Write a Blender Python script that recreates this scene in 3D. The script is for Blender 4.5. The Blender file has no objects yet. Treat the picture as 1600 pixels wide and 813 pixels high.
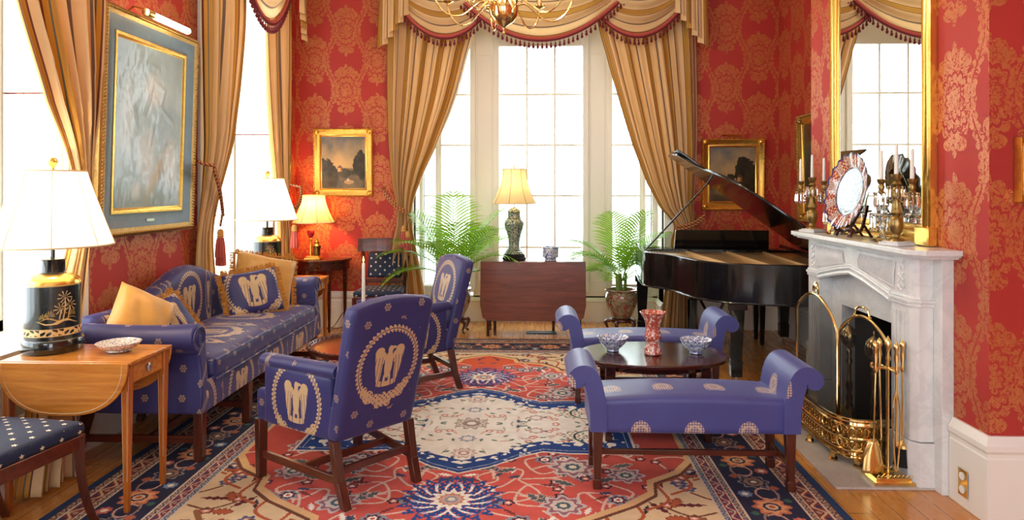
import bpy, bmesh, math, random
import numpy as np
from mathutils import Vector, Matrix

# ------------------------------------------------------------------ scene, camera, light
scene = bpy.context.scene
COL = scene.collection
random.seed(7)
PI = math.pi
YAW = math.atan(35 / 1067.0)
cam_data = bpy.data.cameras.new('camera')
cam = bpy.data.objects.new('camera', cam_data)
COL.objects.link(cam)
cam.location = (0, 0, 1.55)
cam.rotation_euler = (PI / 2, 0, YAW)
cam_data.sensor_width = 36
cam_data.lens = 24.0
cam_data.shift_y = -(406.5 - 294) / 1600.0
cam_data.clip_start = 0.05
cam_data.clip_end = 300
scene.camera = cam
scene.view_settings.view_transform = 'Standard'
scene.view_settings.look = 'None'
scene.view_settings.gamma = 1
scene.view_settings.use_curve_mapping = False
scene.view_settings.exposure = 1.0
scene.cycles.max_bounces = 8
scene.cycles.diffuse_bounces = 5
scene.cycles.transparent_max_bounces = 16
scene.cycles.use_denoising = True
scene.cycles.caustics_reflective = False
scene.cycles.caustics_refractive = False
scene.cycles.sample_clamp_indirect = 6

world = bpy.data.worlds.new('sky')
scene.world = world
world.use_nodes = True
wn = world.node_tree
wn.nodes['Background'].inputs[0].default_value = (0.84, 0.94, 1.0, 1)
wn.nodes['Background'].inputs[1].default_value = 3.8

WX, WY, WR, CX = -2.66, 7.55, 2.66, 2.11       # left wall, back wall, right wall, chimney breast
CEIL = 4.15
BACKY = -3.2                                    # wall behind the camera

def portal(loc, rot, sx, sy):
    l = bpy.data.lights.new('daylight_portal', 'AREA')
    l.shape = 'RECTANGLE'; l.size = sx; l.size_y = sy
    l.cycles.is_portal = True
    o = bpy.data.objects.new('daylight_portal', l); COL.objects.link(o)
    o.location = loc; o.rotation_euler = rot
    return o
portal((0.04, 8.0, 1.95), (-PI / 2, 0, 0), 2.75, 3.1)
portal((-3.24, 3.05, 2.1), (0, -PI / 2, 0), 2.8, 1.5)
portal((-3.24, 6.15, 2.1), (0, -PI / 2, 0), 2.8, 1.5)
portal((-3.24, -0.9, 2.1), (0, -PI / 2, 0), 2.8, 1.5)
portal((-1.3, BACKY - 0.2, 2.0), (PI / 2, 0, 0), 1.7, 3.2)
portal((1.3, BACKY - 0.2, 2.0), (PI / 2, 0, 0), 1.7, 3.2)

# ------------------------------------------------------------------ node expressions
def lin(c):
    return tuple((x / 12.92 if x <= 0.04045 else ((x + 0.055) / 1.055) ** 2.4) for x in c)
def rgb(r, g, b):
    return lin((r / 255., g / 255., b / 255.))

class T:                       # a node tree builder
    def __init__(self, m):
        self.m = m; self.nt = m.node_tree; self.L = self.nt.links
        self.bsdf = self.nt.nodes.get('Principled BSDF')
        self.out = self.nt.nodes.get('Material Output')
    def node(self, t, **kw):
        n = self.nt.nodes.new(t)
        for k, v in kw.items(): setattr(n, k, v)
        return n
    def coord(self, kind='Object'):
        return self.node('ShaderNodeTexCoord').outputs[kind]
    def xyz(self, s):
        n = self.node('ShaderNodeSeparateXYZ'); self.L.new(s, n.inputs[0])
        return [E(self, n.outputs[i]) for i in range(3)]
    def vec(self, x, y, z=0.0):
        n = self.node('ShaderNodeCombineXYZ')
        for i, v in enumerate((x, y, z)): self.put(v, n.inputs[i])
        return n.outputs[0]
    def put(self, v, inp):
        if isinstance(v, E): self.L.new(v.s, inp)
        elif hasattr(v, 'links'): self.L.new(v, inp)
        elif isinstance(v, (tuple, list)) and len(v) == 3 and inp.type == 'RGBA':
            inp.default_value = (*v, 1)
        else: inp.default_value = v
    def noise(self, vec, scale=5, detail=3, rough=.5, dist=0):
        n = self.node('ShaderNodeTexNoise')
        if vec is not None: self.L.new(vec, n.inputs['Vector'])
        n.inputs['Scale'].default_value = scale; n.inputs['Detail'].default_value = detail
        n.inputs['Roughness'].default_value = rough; n.inputs['Distortion'].default_value = dist
        return E(self, n.outputs[0])
    def voro(self, vec, scale=5, feature='F1', rand=1.0):
        n = self.node('ShaderNodeTexVoronoi', feature=feature)
        if vec is not None: self.L.new(vec, n.inputs['Vector'])
        n.inputs['Scale'].default_value = scale
        n.inputs['Randomness'].default_value = rand
        return E(self, n.outputs[0])
    def scale(self, s, v):
        n = self.node('ShaderNodeVectorMath', operation='MULTIPLY')
        self.L.new(s, n.inputs[0]); n.inputs[1].default_value = v
        return n.outputs[0]
    def mix(self, f, a, b):
        n = self.node('ShaderNodeMix', data_type='RGBA')
        self.put(f, n.inputs[0]); self.put(a, n.inputs[6]); self.put(b, n.inputs[7])
        return n.outputs[2]
    def bump(self, h, strength=.3, dist=.01):
        n = self.node('ShaderNodeBump')
        n.inputs['Strength'].default_value = strength; n.inputs['Distance'].default_value = dist
        self.put(h, n.inputs['Height']); self.L.new(n.outputs[0], self.bsdf.inputs['Normal'])
    def set(self, **kw):
        for k, v in kw.items():
            self.put(v, self.bsdf.inputs[k.replace('_', ' ')])

class E:                       # a float socket with operators
    def __init__(self, t, s): self.t, self.s = t, s
    def op(self, o, *a):
        n = self.t.node('ShaderNodeMath', operation=o)
        for i, v in enumerate((self,) + a): self.t.put(v, n.inputs[i])
        return E(self.t, n.outputs[0])
    def __add__(s, o): return s.op('ADD', o)
    __radd__ = __add__
    def __mul__(s, o): return s.op('MULTIPLY', o)
    __rmul__ = __mul__
    def __sub__(s, o): return s.op('SUBTRACT', o)
    def __rsub__(s, o): return (s * -1) + o
    def __truediv__(s, o): return s.op('DIVIDE', o)
    def __lt__(s, o): return s.op('LESS_THAN', o)
    def __gt__(s, o): return s.op('GREATER_THAN', o)
    def sin(s): return s.op('SINE')
    def cos(s): return s.op('COSINE')
    def abs(s): return s.op('ABSOLUTE')
    def sqrt(s): return s.op('SQRT')
    def floor(s): return s.op('FLOOR')
    def fract(s): return s.op('FRACT')
    def min(s, o): return s.op('MINIMUM', o)
    def max(s, o): return s.op('MAXIMUM', o)
    def pp(s, o): return s.op('PINGPONG', o)
    def atan2(s, o): return s.op('ARCTAN2', o)
    def clamp(s): return s.max(0.0).min(1.0)

def length(x, y): return (x * x + y * y).sqrt()
def ell(x, y, cx, cy, rx, ry): return length((x - cx) / rx, (y - cy) / ry) < 1.0
def anyof(*a):
    r = a[0]
    for q in a[1:]: r = r.max(q)
    return r
def cell(x, p): return ((x / p) + 0.5).fract() * p - p / 2      # repeat centred on 0

MATS = {}
def newmat(name):
    m = bpy.data.materials.new(name); m.use_nodes = True
    MATS[name] = m
    return T(m)
def simple(name, c, rough=.5, metal=0., bump=0., bscale=60, var=0.0, vscale=8, coat=0., **kw):
    t = newmat(name)
    t.set(Base_Color=c, Roughness=rough, Metallic=metal)
    if coat: t.set(Coat_Weight=coat, Coat_Roughness=.06)
    if kw: t.set(**kw)
    co = t.coord()
    if var:
        n = t.noise(co, vscale, 4)
        lo = tuple(x * (1 - var) for x in c); hi = tuple(min(1, x * (1 + var)) for x in c)
        t.set(Base_Color=t.mix(n, lo, hi))
    if bump: t.bump(t.noise(co, bscale, 3), bump, .004)
    return t.m
def wood(name, dark, light, rough=.28, coat=.4, axis=0, sc=1.0):
    t = newmat(name)
    st = [14 * sc] * 3; st[axis] = 1.1 * sc
    co = t.scale(t.coord(), tuple(st))
    n = t.noise(co, 2.0, 6, .6, 1.2)
    f = t.noise(t.scale(t.coord(), tuple(9 if i == axis else 160 for i in range(3))), 1.5, 2)
    t.set(Base_Color=t.mix(((n - .5) * 1.7 + .5 + (f - .5) * .5).clamp(), dark, light), Roughness=rough,
          Coat_Weight=coat, Coat_Roughness=.12)
    return t.m

# ------------------------------------------------------------------ materials
def damask(name, horiz):
    t = newmat(name)
    X, Y, Z = t.xyz(t.coord('Object'))
    u = X if horiz == 'x' else Y
    P, Q = .70, .66
    co = t.coord('Object')
    wob = (t.noise(co, 9, 2) - .5) * .03
    res = None
    nn = t.noise(co, 30, 1, .5, .9)
    lines = ((nn - .5).abs() > .022) * ((t.noise(co, 24, 1, .5, .6) - .42).abs() > .016)
    for ou, ov in ((0, 0), (P / 2, Q / 2)):
        x = cell(u + ou, P) + wob; y = cell(Z + ov, Q) + wob
        r = length(x, y * .86); th = y.atan2(x)
        lobes = (th * 9).cos().abs() * .022
        outer = r < (lobes + .150)
        gap = ((r - .115 - (th * 9).sin().abs() * .018).abs() < .007)
        gap2 = ((r - .062 - (th * 6).cos().abs() * .018).abs() < .006)
        crown = ell(x.abs(), y, .05, .215, .045, .05).max(ell(x.abs(), y, .10, .185, .035, .04)).max(ell(x, y, 0, .245, .022, .06))
        tail = ell(x.abs(), y, .045, -.21, .05, .035).max(ell(x, y, 0, -.235, .02, .05))
        m = (outer * (1 - gap) * (1 - gap2)).max(crown).max(tail)
        res = m if res is None else res.max(m)
    # the ogee ribbons of leaves between the medallions
    xx = cell(u + P / 4, P / 2)
    ph = (Z * (2 * PI / Q)).cos()
    sgn = (((u + P / 4) / (P / 2) + .5).floor().pp(1.0)) * 2 - 1
    d = (xx + ph * sgn * .055).abs()
    band = (d < ((Z * 62).sin().abs() * .022 + .022)) * (1 - (d < .006))
    res = (res.max(band) * lines).clamp()
    red = t.mix(t.noise(co, 3.0, 2), rgb(164, 44, 38), rgb(186, 54, 44))
    gold = t.mix(t.noise(co, 40, 2), rgb(180, 98, 54), rgb(206, 128, 76))
    weave = (Z * 900).sin() * .5 + .5
    t.set(Base_Color=t.mix(res, red, gold), Roughness=res * -.25 + .62, Metallic=res * .35,
          Specular_IOR_Level=.45)
    t.bump(res + weave * .2, .25, .002)
    return t.m
damask('damask_facing_y', 'x'); damask('damask_facing_x', 'y')

def floor_mat():
    t = newmat('oak_boards')
    co = t.coord('Object')
    X, Y, Z = t.xyz(co)
    W = .115
    i = (X / W).floor()
    fx = (X / W).fract()
    j = ((Y + (i * 7.13).sin() * 9.0) / 1.9).fract()
    seam = (fx < .025).max(j < .003)
    tone = (i * 12.9898).sin() * .5 + .5
    g = t.noise(t.vec(X * 12 + i * 5, Y * 1.1 + i * 3, 0.), 2.0, 3, .5, .4)
    c = t.mix(g, rgb(176, 108, 42), rgb(216, 154, 78))
    c = t.mix(tone * .35, c, rgb(184, 112, 46))
    c = t.mix(seam, c, rgb(52, 26, 10))
    t.set(Base_Color=c, Roughness=g * .1 + .22, Coat_Weight=.35, Coat_Roughness=.15)
    t.bump(seam * -1.0 + g * .1, .3, .003)
floor_mat()

def marble(name, base, vein, rough=.22):
    t = newmat(name)
    co = t.coord('Object')
    n = t.noise(co, 3.5, 8, .62, 1.5)
    v = ((n - .5).abs() < .025)
    n2 = t.noise(co, 7, 6, .6, .6)
    t.set(Base_Color=t.mix((n2 * .55 + v * .12).clamp(), base, vein), Roughness=rough)
marble('white_marble', rgb(240, 240, 238), rgb(176, 180, 184))
marble('grey_marble', rgb(205, 196, 188), rgb(140, 128, 122), .3)
simple('white_paint', rgb(238, 236, 228), .38, bump=.04, bscale=30)
simple('ceiling_paint', rgb(240, 236, 225), .7)
simple('vent_iron', rgb(40, 42, 36), .5, .6)
t_ = simple('brass', (.84, .60, .24), .14, 1.0, bump=.05, bscale=25)
simple('gilt', (.80, .47, .10), .30, .95, bump=.5, bscale=70, var=.3, vscale=30)
simple('gilt_smooth', (.86, .52, .12), .24, .95, bump=.15, bscale=30)
simple('dull_gilt', (.42, .25, .07), .38, .8, bump=.6, bscale=90, var=.35, vscale=40)
simple('old_bronze', (.30, .20, .07), .3, .95, bump=.3, bscale=60, var=.4, vscale=30)
simple('silver', (.6, .6, .6), .2, 1.0)
simple('black_lacquer', (.003, .003, .0035), .16, coat=.35, Specular_IOR_Level=.35)
simple('iron_plate_gold', (.72, .46, .20), .35, .5, bump=.2)
simple('black_japanned', (.006, .008, .007), .16, coat=.8)
simple('candle_wax', rgb(238, 234, 224), .4, Subsurface_Weight=.1)
simple('soil', rgb(50, 36, 24), .9, bump=1, bscale=60)
simple('stem_green', rgb(120, 140, 60), .6)
simple('cord_black', rgb(20, 20, 20), .5)
simple('bulb_socket', (.6, .45, .18), .3, 1.0)
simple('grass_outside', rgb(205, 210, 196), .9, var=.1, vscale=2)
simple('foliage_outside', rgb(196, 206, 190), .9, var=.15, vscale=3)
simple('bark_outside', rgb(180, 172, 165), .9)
simple('firebrick', rgb(34, 30, 28), .9, bump=.5, bscale=12)
simple('soot_black', rgb(14, 13, 12), .9)
wood('mahogany', rgb(46, 15, 8), rgb(112, 46, 24))
wood('mahogany_y', rgb(46, 15, 8), rgb(112, 46, 24), axis=1)
wood('mahogany_z', rgb(48, 18, 11), rgb(98, 44, 26), axis=2)
wood('dark_mahogany', rgb(34, 11, 6), rgb(84, 32, 17), rough=.22)
wood('satinwood', rgb(168, 92, 28), rgb(226, 152, 66), rough=.22)
wood('satinwood_z', rgb(150, 76, 24), rgb(196, 116, 46), rough=.25, axis=2)
wood('leaf_wood', rgb(84, 40, 28), rgb(140, 78, 58), rough=.3, coat=.5)

def leafmat(name, c1, c2):
    t = newmat(name)
    nt = t.nt
    n = t.noise(t.coord(), 14, 2)
    col = t.mix(n, c1, c2)
    t.set(Base_Color=col, Roughness=.4)
    tr = t.node('ShaderNodeBsdfTranslucent'); t.L.new(col, tr.inputs[0])
    mx = t.node('ShaderNodeMixShader'); mx.inputs[0].default_value = .38
    t.L.new(t.bsdf.outputs[0], mx.inputs[1]); t.L.new(tr.outputs[0], mx.inputs[2])
    t.L.new(mx.outputs[0], t.out.inputs[0])
leafmat('palm_leaf', rgb(84, 148, 28), rgb(158, 200, 48))
leafmat('palm_leaf_dark', rgb(60, 124, 40), rgb(130, 184, 58))

def shade_mat(name, c, tr=.62):
    t = newmat(name)
    X, Y, Z = t.xyz(t.coord())
    t.set(Base_Color=c, Roughness=.8)
    b = t.node('ShaderNodeBsdfTranslucent'); b.inputs[0].default_value = (*c, 1)
    mx = t.node('ShaderNodeMixShader'); mx.inputs[0].default_value = tr
    t.L.new(t.bsdf.outputs[0], mx.inputs[1]); t.L.new(b.outputs[0], mx.inputs[2])
    t.L.new(mx.outputs[0], t.out.inputs[0])
    t.bump(t.noise(t.coord(), 200, 1), .15, .001)
shade_mat('shade_white', rgb(244, 238, 226), .42); shade_mat('shade_cream', rgb(226, 204, 156), .34)
simple('shade_trim', rgb(214, 190, 150), .8)
simple('shade_seam', rgb(140, 104, 66), .8)

def clear(name, gloss=.10, tint=(1, 1, 1)):
    t = newmat(name)
    a = t.node('ShaderNodeBsdfTransparent'); a.inputs[0].default_value = (*tint, 1)
    g = t.node('ShaderNodeBsdfGlossy'); g.inputs['Roughness'].default_value = .02
    f = t.node('ShaderNodeLayerWeight'); f.inputs[0].default_value = .5
    ff = E(t, f.outputs[1]); ff = ff * ff * ff * ff * .5 + .03
    mx = t.node('ShaderNodeMixShader')
    t.L.new(ff.s, mx.inputs[0]); t.L.new(a.outputs[0], mx.inputs[1]); t.L.new(g.outputs[0], mx.inputs[2])
    t.L.new(mx.outputs[0], t.out.inputs[0])
clear('window_glass')
t_ = newmat('crystal'); t_.set(Base_Color=(1, 1, 1), Roughness=.02, Transmission_Weight=1.0, IOR=1.5)
t_ = newmat('mirror_glass'); t_.set(Base_Color=(.90, .91, .88), Roughness=.0, Metallic=1.0)
t_ = newmat('flame'); t_.set(Base_Color=(1, .6, .2), Emission_Color=(1, .55, .15), Emission_Strength=5)
t_ = newmat('bulb_glow'); t_.set(Base_Color=(1, .9, .7), Emission_Color=(1, .78, .5), Emission_Strength=6)

def screen_mesh():
    t = newmat('wire_mesh')
    t.set(Base_Color=(.012, .011, .01), Roughness=.5, Metallic=.4)
    a = t.node('ShaderNodeBsdfTransparent')
    mx = t.node('ShaderNodeMixShader')
    X, Y, Z = t.xyz(t.coord())
    g = ((Y * 500).fract() < .42).max((Z * 500).fract() < .42)
    t.L.new((g * .35 + .42).s, mx.inputs[0])
    t.L.new(a.outputs[0], mx.inputs[1]); t.L.new(t.bsdf.outputs[0], mx.inputs[2])
    t.L.new(mx.outputs[0], t.out.inputs[0])
screen_mesh()

def curtain_mat(name, P=.40):
    t = newmat(name)
    U, V, _ = t.xyz(t.coord('UV'))
    p = (U / P).fract()
    base = t.mix(t.noise(t.coord('UV'), 6, 2), rgb(232, 196, 140), rgb(242, 210, 160))
    gold = (p < .30)
    edge = ((p - .015).abs() < .015).max((p - .285).abs() < .015)
    thin = ((p - .10).abs() < .010).max((p - .20).abs() < .010)
    mid = ((p - .15).abs() < .018)
    grey = ((p - .62).abs() < .03)
    c = t.mix(gold, base, rgb(212, 158, 56))
    c = t.mix(edge, c, rgb(120, 62, 40))
    c = t.mix(thin, c, rgb(112, 112, 96))
    c = t.mix(mid, c, rgb(206, 150, 60))
    c = t.mix(grey, c, rgb(134, 110, 92))
    t.set(Base_Color=c, Roughness=.55, Sheen_Weight=.1)
    tr = t.node('ShaderNodeBsdfTranslucent'); t.L.new(c, tr.inputs[0])
    mx = t.node('ShaderNodeMixShader'); mx.inputs[0].default_value = .32
    t.L.new(t.bsdf.outputs[0], mx.inputs[1]); t.L.new(tr.outputs[0], mx.inputs[2])
    t.L.new(mx.outputs[0], t.out.inputs[0])
curtain_mat('striped_silk')
simple('fringe_maroon', rgb(108, 22, 36), .8, bump=1, bscale=200)
simple('braid_pink', rgb(176, 78, 70), .8)
t_ = newmat('rope')
u_, v_, _w = t_.xyz(t_.coord('UV'))
t_.set(Base_Color=t_.mix(((v_ * 28 + u_ * 2).fract() < .5), rgb(122, 30, 36), rgb(196, 142, 74)), Roughness=.7)

def blue_fabric(name='blue_damask'):
    """blue silk with gold flower sprigs, and at uv (0,0) a laurel wreath around an eagle"""
    t = newmat(name)
    uv = t.coord('UV')
    x, y, _ = t.xyz(uv)
    S = 1.0
    ax = x.abs()
    # eagle
    k = ((y + .088) / .165).clamp()
    wing = ((ax - .052 - k * .010).abs() < (k.sqrt() * .023 + .004)) * (y > -.088) * (y < .077)
    eagle = anyof(ell(x, y, 0, .005, .024, .072), ell(x, y, .002, .078, .015, .022), ell(x, y, .018, .088, .018, .008),
                  wing, ell(ax, y, .060, .076, .026, .022), ell(ax, y, .034, .040, .016, .030),
                  ell(x, y, 0, -.098, .060, .013), ell(ax, y, .016, -.075, .007, .03), ell(ax, y, .040, -.092, .02, .013))
    feather = (((ax * 330 + y * 25).sin() > .86) * (ax > .036) * (y < .045)).max(((ax - .028).abs() < .0022) * (y < .03))
    eagle = eagle * (1 - feather)
    # wreath
    r = length(x, y * .92); th = x.atan2(y)
    leaves = (r - .172).abs() < ((th * 24 + (r - .172) * 60).sin().abs() * .016 + .002)
    wreath = leaves * (1 - ((r - .172).abs() < .002))
    base = anyof(ell(ax, y, .05, -.165, .04, .022), ell(x, y, 0, -.18, .02, .04), ell(ax, y, .095, -.15, .03, .035),
                 ell(ax, y, .03, -.205, .02, .02), ell(ax, y, .125, -.12, .02, .03)) * (1 - ((x * 230).sin() * (y * 260).sin() > .45))
    em = anyof(eagle, wreath, base)
    inside = (length(x, y) < .235)
    # sprigs
    sp = None
    for ou, ov in ((0, 0), (.105, .075)):
        a = cell(x + ou + .052, .21); b = cell(y + ov, .15)
        rr = length(a, b); tt = b.atan2(a)
        fl = (rr < ((tt * 3).cos().abs() * .008 + .0135)) * (1 - ((rr - .008).abs() < .0016))
        sp = fl if sp is None else sp.max(fl)
    sp = sp * (1 - inside)
    m = em.max(sp)
    n = t.noise(t.coord(), 5, 2)
    blue = t.mix(n, rgb(40, 41, 92), rgb(55, 54, 114))
    weave = (x * 1500).sin() * .5 + .5
    blue = t.mix(sp, blue, rgb(150, 128, 112))
    t.set(Base_Color=t.mix(em, blue, rgb(200, 170, 126)), Roughness=m * -.12 + .5, Sheen_Weight=.35,
          Sheen_Roughness=.4, Sheen_Tint=rgb(190, 180, 220))
    t.bump(m * .6 + weave * .1 + t.noise(t.coord(), 6, 2) * 1.2, .35, .004)
blue_fabric()

def bench_fabric():
    t = newmat('bench_silk')
    x, y, _ = t.xyz(t.coord('UV'))
    a = cell(x, .27) / 1.25; b = cell(y, .30) / 1.25
    aa = a.abs()
    body = anyof(ell(a, b, 0, 0, .040, .046), ell(aa, b, .022, -.022, .022, .026))
    lace = (((a * 300).sin() * (b * 300).sin()).abs() > .30)
    ring = ((length(a, b) - .026).abs() < .004)
    m = body * lace.max(ring)
    n = t.noise(t.coord(), 4, 2)
    t.set(Base_Color=t.mix(m, t.mix(n, rgb(58, 60, 122), rgb(76, 80, 148)), rgb(196, 172, 150)), Roughness=.42,
          Sheen_Weight=.35, Sheen_Roughness=.35, Sheen_Tint=rgb(190, 195, 235))
    t.bump(m * .5 + (x * 1400).sin() * .06 + t.noise(t.coord(), 5, 2), .3, .004)
bench_fabric()

def star_fabric():
    t = newmat('star_fabric')
    x, y, _ = t.xyz(t.coord('UV'))
    sp = None
    for ou, ov in ((0, 0), (.05, .042)):
        a = cell(x + ou, .10); b = cell(y + ov, .084)
        rr = length(a, b); tt = a.atan2(b)
        k = ((tt * 5 / (2 * PI)).fract() - .5).abs() * 2       # 0 at notch, 1 at point
        st = rr < (k * .008 + .0045)
        sp = st if sp is None else sp.max(st)
    t.set(Base_Color=t.mix(sp, rgb(10, 28, 62), rgb(228, 214, 186)), Roughness=.75, Sheen_Weight=.03)
star_fabric()
simple('gold_silk', rgb(206, 152, 70), .4, bump=.6, bscale=12, var=.25, vscale=12, Sheen_Weight=.4)
simple('gold_fringe', rgb(176, 116, 36), .8, bump=1, bscale=160, var=.4, vscale=60)

def china(name, bg, ink, scale, thr=.5, ink2=None):
    t = newmat(name)
    co = t.coord()
    n = t.noise(co, scale, 3, .6, 2.2)
    v = t.voro(co, scale * 1.3)
    m = (((n - .5).abs() < .035).max((v < .22) * (v > .1))).max(n > (thr + .12))
    c = t.mix(m, bg, ink)
    if ink2: c = t.mix((t.noise(co, scale * .8, 2) > .57) , c, ink2)
    t.set(Base_Color=c, Roughness=.12, Coat_Weight=.5)
china('blue_white_china', rgb(228, 234, 240), rgb(34, 70, 150), 20)
china('coral_china', rgb(232, 206, 190), rgb(186, 78, 58), 22, .42)
china('famille_rose', rgb(190, 168, 130), rgb(96, 92, 66), 26, .5, rgb(168, 88, 74))
china('reticulated', rgb(48, 70, 56), rgb(190, 204, 180), 30, .58)
china('dish_china', rgb(226, 220, 210), rgb(120, 110, 130), 40, .6)

def attrmat(name, rough=.8, coat=0, attr='Col', **kw):
    t = newmat(name)
    n = t.node('ShaderNodeAttribute'); n.attribute_name = attr
    t.set(Base_Color=n.outputs[0], Roughness=rough, Coat_Weight=coat, **kw)
    return t
t_ = attrmat('rug_wool', .95); t_.bump(t_.noise(t_.coord(), 260, 2), .5, .004)
attrmat('oil_paint', .35, .3)
attrmat('glazed_plate', .12, .6)
attrmat('gilt_decoration', .25, .6)
# ------------------------------------------------------------------ mesh helpers
class MB:
    """collects shapes; build() links them as ONE mesh object"""
    def __init__(self): self.v = []; self.f = []; self.uv = {}; self.fm = []; self.cur = 0; self.uvv = None
    def add(self, vs, fs, mat=None, uvs=None):
        b = len(self.v); self.v += [tuple(p) for p in vs]
        mi = self.cur if mat is None else mat
        for f in fs:
            self.f.append([b + i for i in f]); self.fm.append(mi)
        if uvs:
            for i, q in enumerate(uvs): self.uv[b + i] = q
        return self
    def box(self, x0, x1, y0, y1, z0, z1, mat=None):
        vs = [(x, y, z) for z in (z0, z1) for y in (y0, y1) for x in (x0, x1)]
        return self.add(vs, [(0, 2, 3, 1), (4, 5, 7, 6), (0, 1, 5, 4), (2, 6, 7, 3), (0, 4, 6, 2), (1, 3, 7, 5)], mat)
    def hexa(self, bottom, top, mat=None):      # 4 bottom points (ccw seen from above), 4 top
        return self.add(list(bottom) + list(top), [(3, 2, 1, 0), (4, 5, 6, 7), (0, 1, 5, 4), (1, 2, 6, 5), (2, 3, 7, 6), (3, 0, 4, 7)], mat)
    def taper(self, p0, p1, a0, b0, a1, b1):    # square-section bar, mostly vertical, from p0 to p1
        q = lambda p, a, b: [(p[0] - a, p[1] - b, p[2]), (p[0] + a, p[1] - b, p[2]), (p[0] + a, p[1] + b, p[2]), (p[0] - a, p[1] + b, p[2])]
        lo, hi = (p0, p1) if p0[2] < p1[2] else (p1, p0)
        if p0[2] < p1[2]: return self.hexa(q(p0, a0, b0), q(p1, a1, b1))
        return self.hexa(q(p1, a1, b1), q(p0, a0, b0))
    def lathe(self, prof, c=(0, 0, 0), n=24, sx=1, sy=1, mat=None, ax='z', caps=True, lobes=0, lamp=0.0):
        vs = []; fs = []; m = len(prof)
        for (r, z) in prof:
            for k in range(n):
                a = 2 * PI * k / n
                rr = r * (1 + (lamp * math.cos(lobes * a) if lobes else 0))
                p = (rr * sx * math.cos(a), rr * sy * math.sin(a), z)
                if ax == 'x': p = (p[2], p[0], p[1])
                elif ax == 'y': p = (p[1], p[2], p[0])
                vs.append((c[0] + p[0], c[1] + p[1], c[2] + p[2]))
        for i in range(m - 1):
            for k in range(n):
                k2 = (k + 1) % n
                fs.append((i * n + k, i * n + k2, (i + 1) * n + k2, (i + 1) * n + k))
        if caps:
            if prof[0][0] > 1e-4: fs.append(tuple(range(n - 1, -1, -1)))
            if prof[-1][0] > 1e-4: fs.append(tuple((m - 1) * n + k for k in range(n)))
        return self.add(vs, fs, mat)
    def tube(self, path, r, n=8, mat=None, closed=False, flat=1.0):
        path = [Vector(p) for p in path]; m = len(path)
        rs = r if isinstance(r, (list, tuple)) else [r] * m
        vs = []; fs = []; uvs = []
        up = Vector((0, 0, 1)); L = 0
        for i, p in enumerate(path):
            a = path[(i - 1) % m] if (closed or i > 0) else p
            b = path[(i + 1) % m] if (closed or i < m - 1) else p
            t = (b - a)
            if t.length < 1e-9: t = Vector((0, 0, 1))
            t.normalize()
            if i: L += (p - path[i - 1]).length
            if i == 0:
                s = t.cross(up)
                if s.length < .1: s = t.cross(Vector((1, 0, 0)))
                s.normalize()
            else:
                s = s - t * s.dot(t)
                if s.length < 1e-6: s = t.orthogonal()
                s.normalize()
            w = s.cross(t).normalized()
            for k in range(n):
                q = 2 * PI * k / n
                vs.append(p + s * (rs[i] * math.cos(q)) + w * (rs[i] * flat * math.sin(q)))
                uvs.append((k / n, L))
        mm = m if closed else m - 1
        for i in range(mm):
            j = (i + 1) % m
            for k in range(n):
                k2 = (k + 1) % n
                fs.append((i * n + k, i * n + k2, j * n + k2, j * n + k))
        if not closed:
            fs.append(tuple(range(n - 1, -1, -1))); fs.append(tuple((m - 1) * n + k for k in range(n)))
        return self.add(vs, fs, mat, uvs)
    def prism(self, poly, o, ex, ey, ez, t, mat=None):
        """polygon in the (ex,ey) plane at o, extruded by t along ez"""
        o, ex, ey, ez = map(Vector, (o, ex, ey, ez)); n = len(poly)
        a = [o + ex * p[0] + ey * p[1] for p in poly]
        b = [q + ez * t for q in a]
        fs = [tuple(range(n - 1, -1, -1)), tuple(range(n, 2 * n))]
        fs += [(i, (i + 1) % n, n + (i + 1) % n, n + i) for i in range(n)]
        return self.add(a + b, fs, mat)
    def grid(self, fn, nu, nv, uvfn=None, mat=None, closeu=False):
        vs = []; uvs = []
        for j in range(nv + 1):
            for i in range(nu + (0 if closeu else 1)):
                u, v = i / nu, j / nv
                vs.append(fn(u, v)); uvs.append(uvfn(u, v) if uvfn else (u, v))
        w = nu if closeu else nu + 1
        fs = []
        for j in range(nv):
            for i in range(nu):
                i2 = (i + 1) % w
                fs.append((j * w + i, j * w + i2, (j + 1) * w + i2, (j + 1) * w + i))
        return self.add(vs, fs, mat, uvs)
    def rbox(self, c, s, r, n=6, puff=(0, 0, 0), fn=None, mat=None):
        """rounded box, centre c, full size s, corner radius r, puffed faces"""
        hx, hy, hz = [q / 2 for q in s]; keys = {}; vs = []; fs = []
        def pt(p):
            k = tuple(round(q, 5) for q in p)
            if k in keys: return keys[k]
            q = Vector((p[0] * hx, p[1] * hy, p[2] * hz))
            inn = Vector([max(-(h - r), min(h - r, a)) for a, h in zip(q, (hx, hy, hz))])
            d = q - inn
            if d.length > 1e-9: q = inn + d.normalized() * r
            for ax in range(3):
                o = [i for i in range(3) if i != ax]
                q[ax] += puff[ax] * p[ax] * max(0, 1 - p[o[0]] ** 2) * max(0, 1 - p[o[1]] ** 2)
            q += Vector(c)
            if fn: q = Vector(fn(q))
            keys[k] = len(vs); vs.append(q); return keys[k]
        g = [-1 + 2 * i / n for i in range(n + 1)]
        # denser near the edges so the rounding shows
        def warp(h): return [(-1, -1 + .35 * r / h, -1 + 1.05 * r / h)[i] if i < 3 else 0 for i in range(3)]
        def axis(h):
            e = [-1, -1 + .3 * r / h, -1 + 1.0 * r / h]
            mid = [-1 + 1.0 * r / h + (2 - 2.0 * r / h) * i / n for i in range(1, n)]
            return e + mid + [-q for q in reversed(e)]
        A = [axis(h) for h in (hx, hy, hz)]
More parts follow.
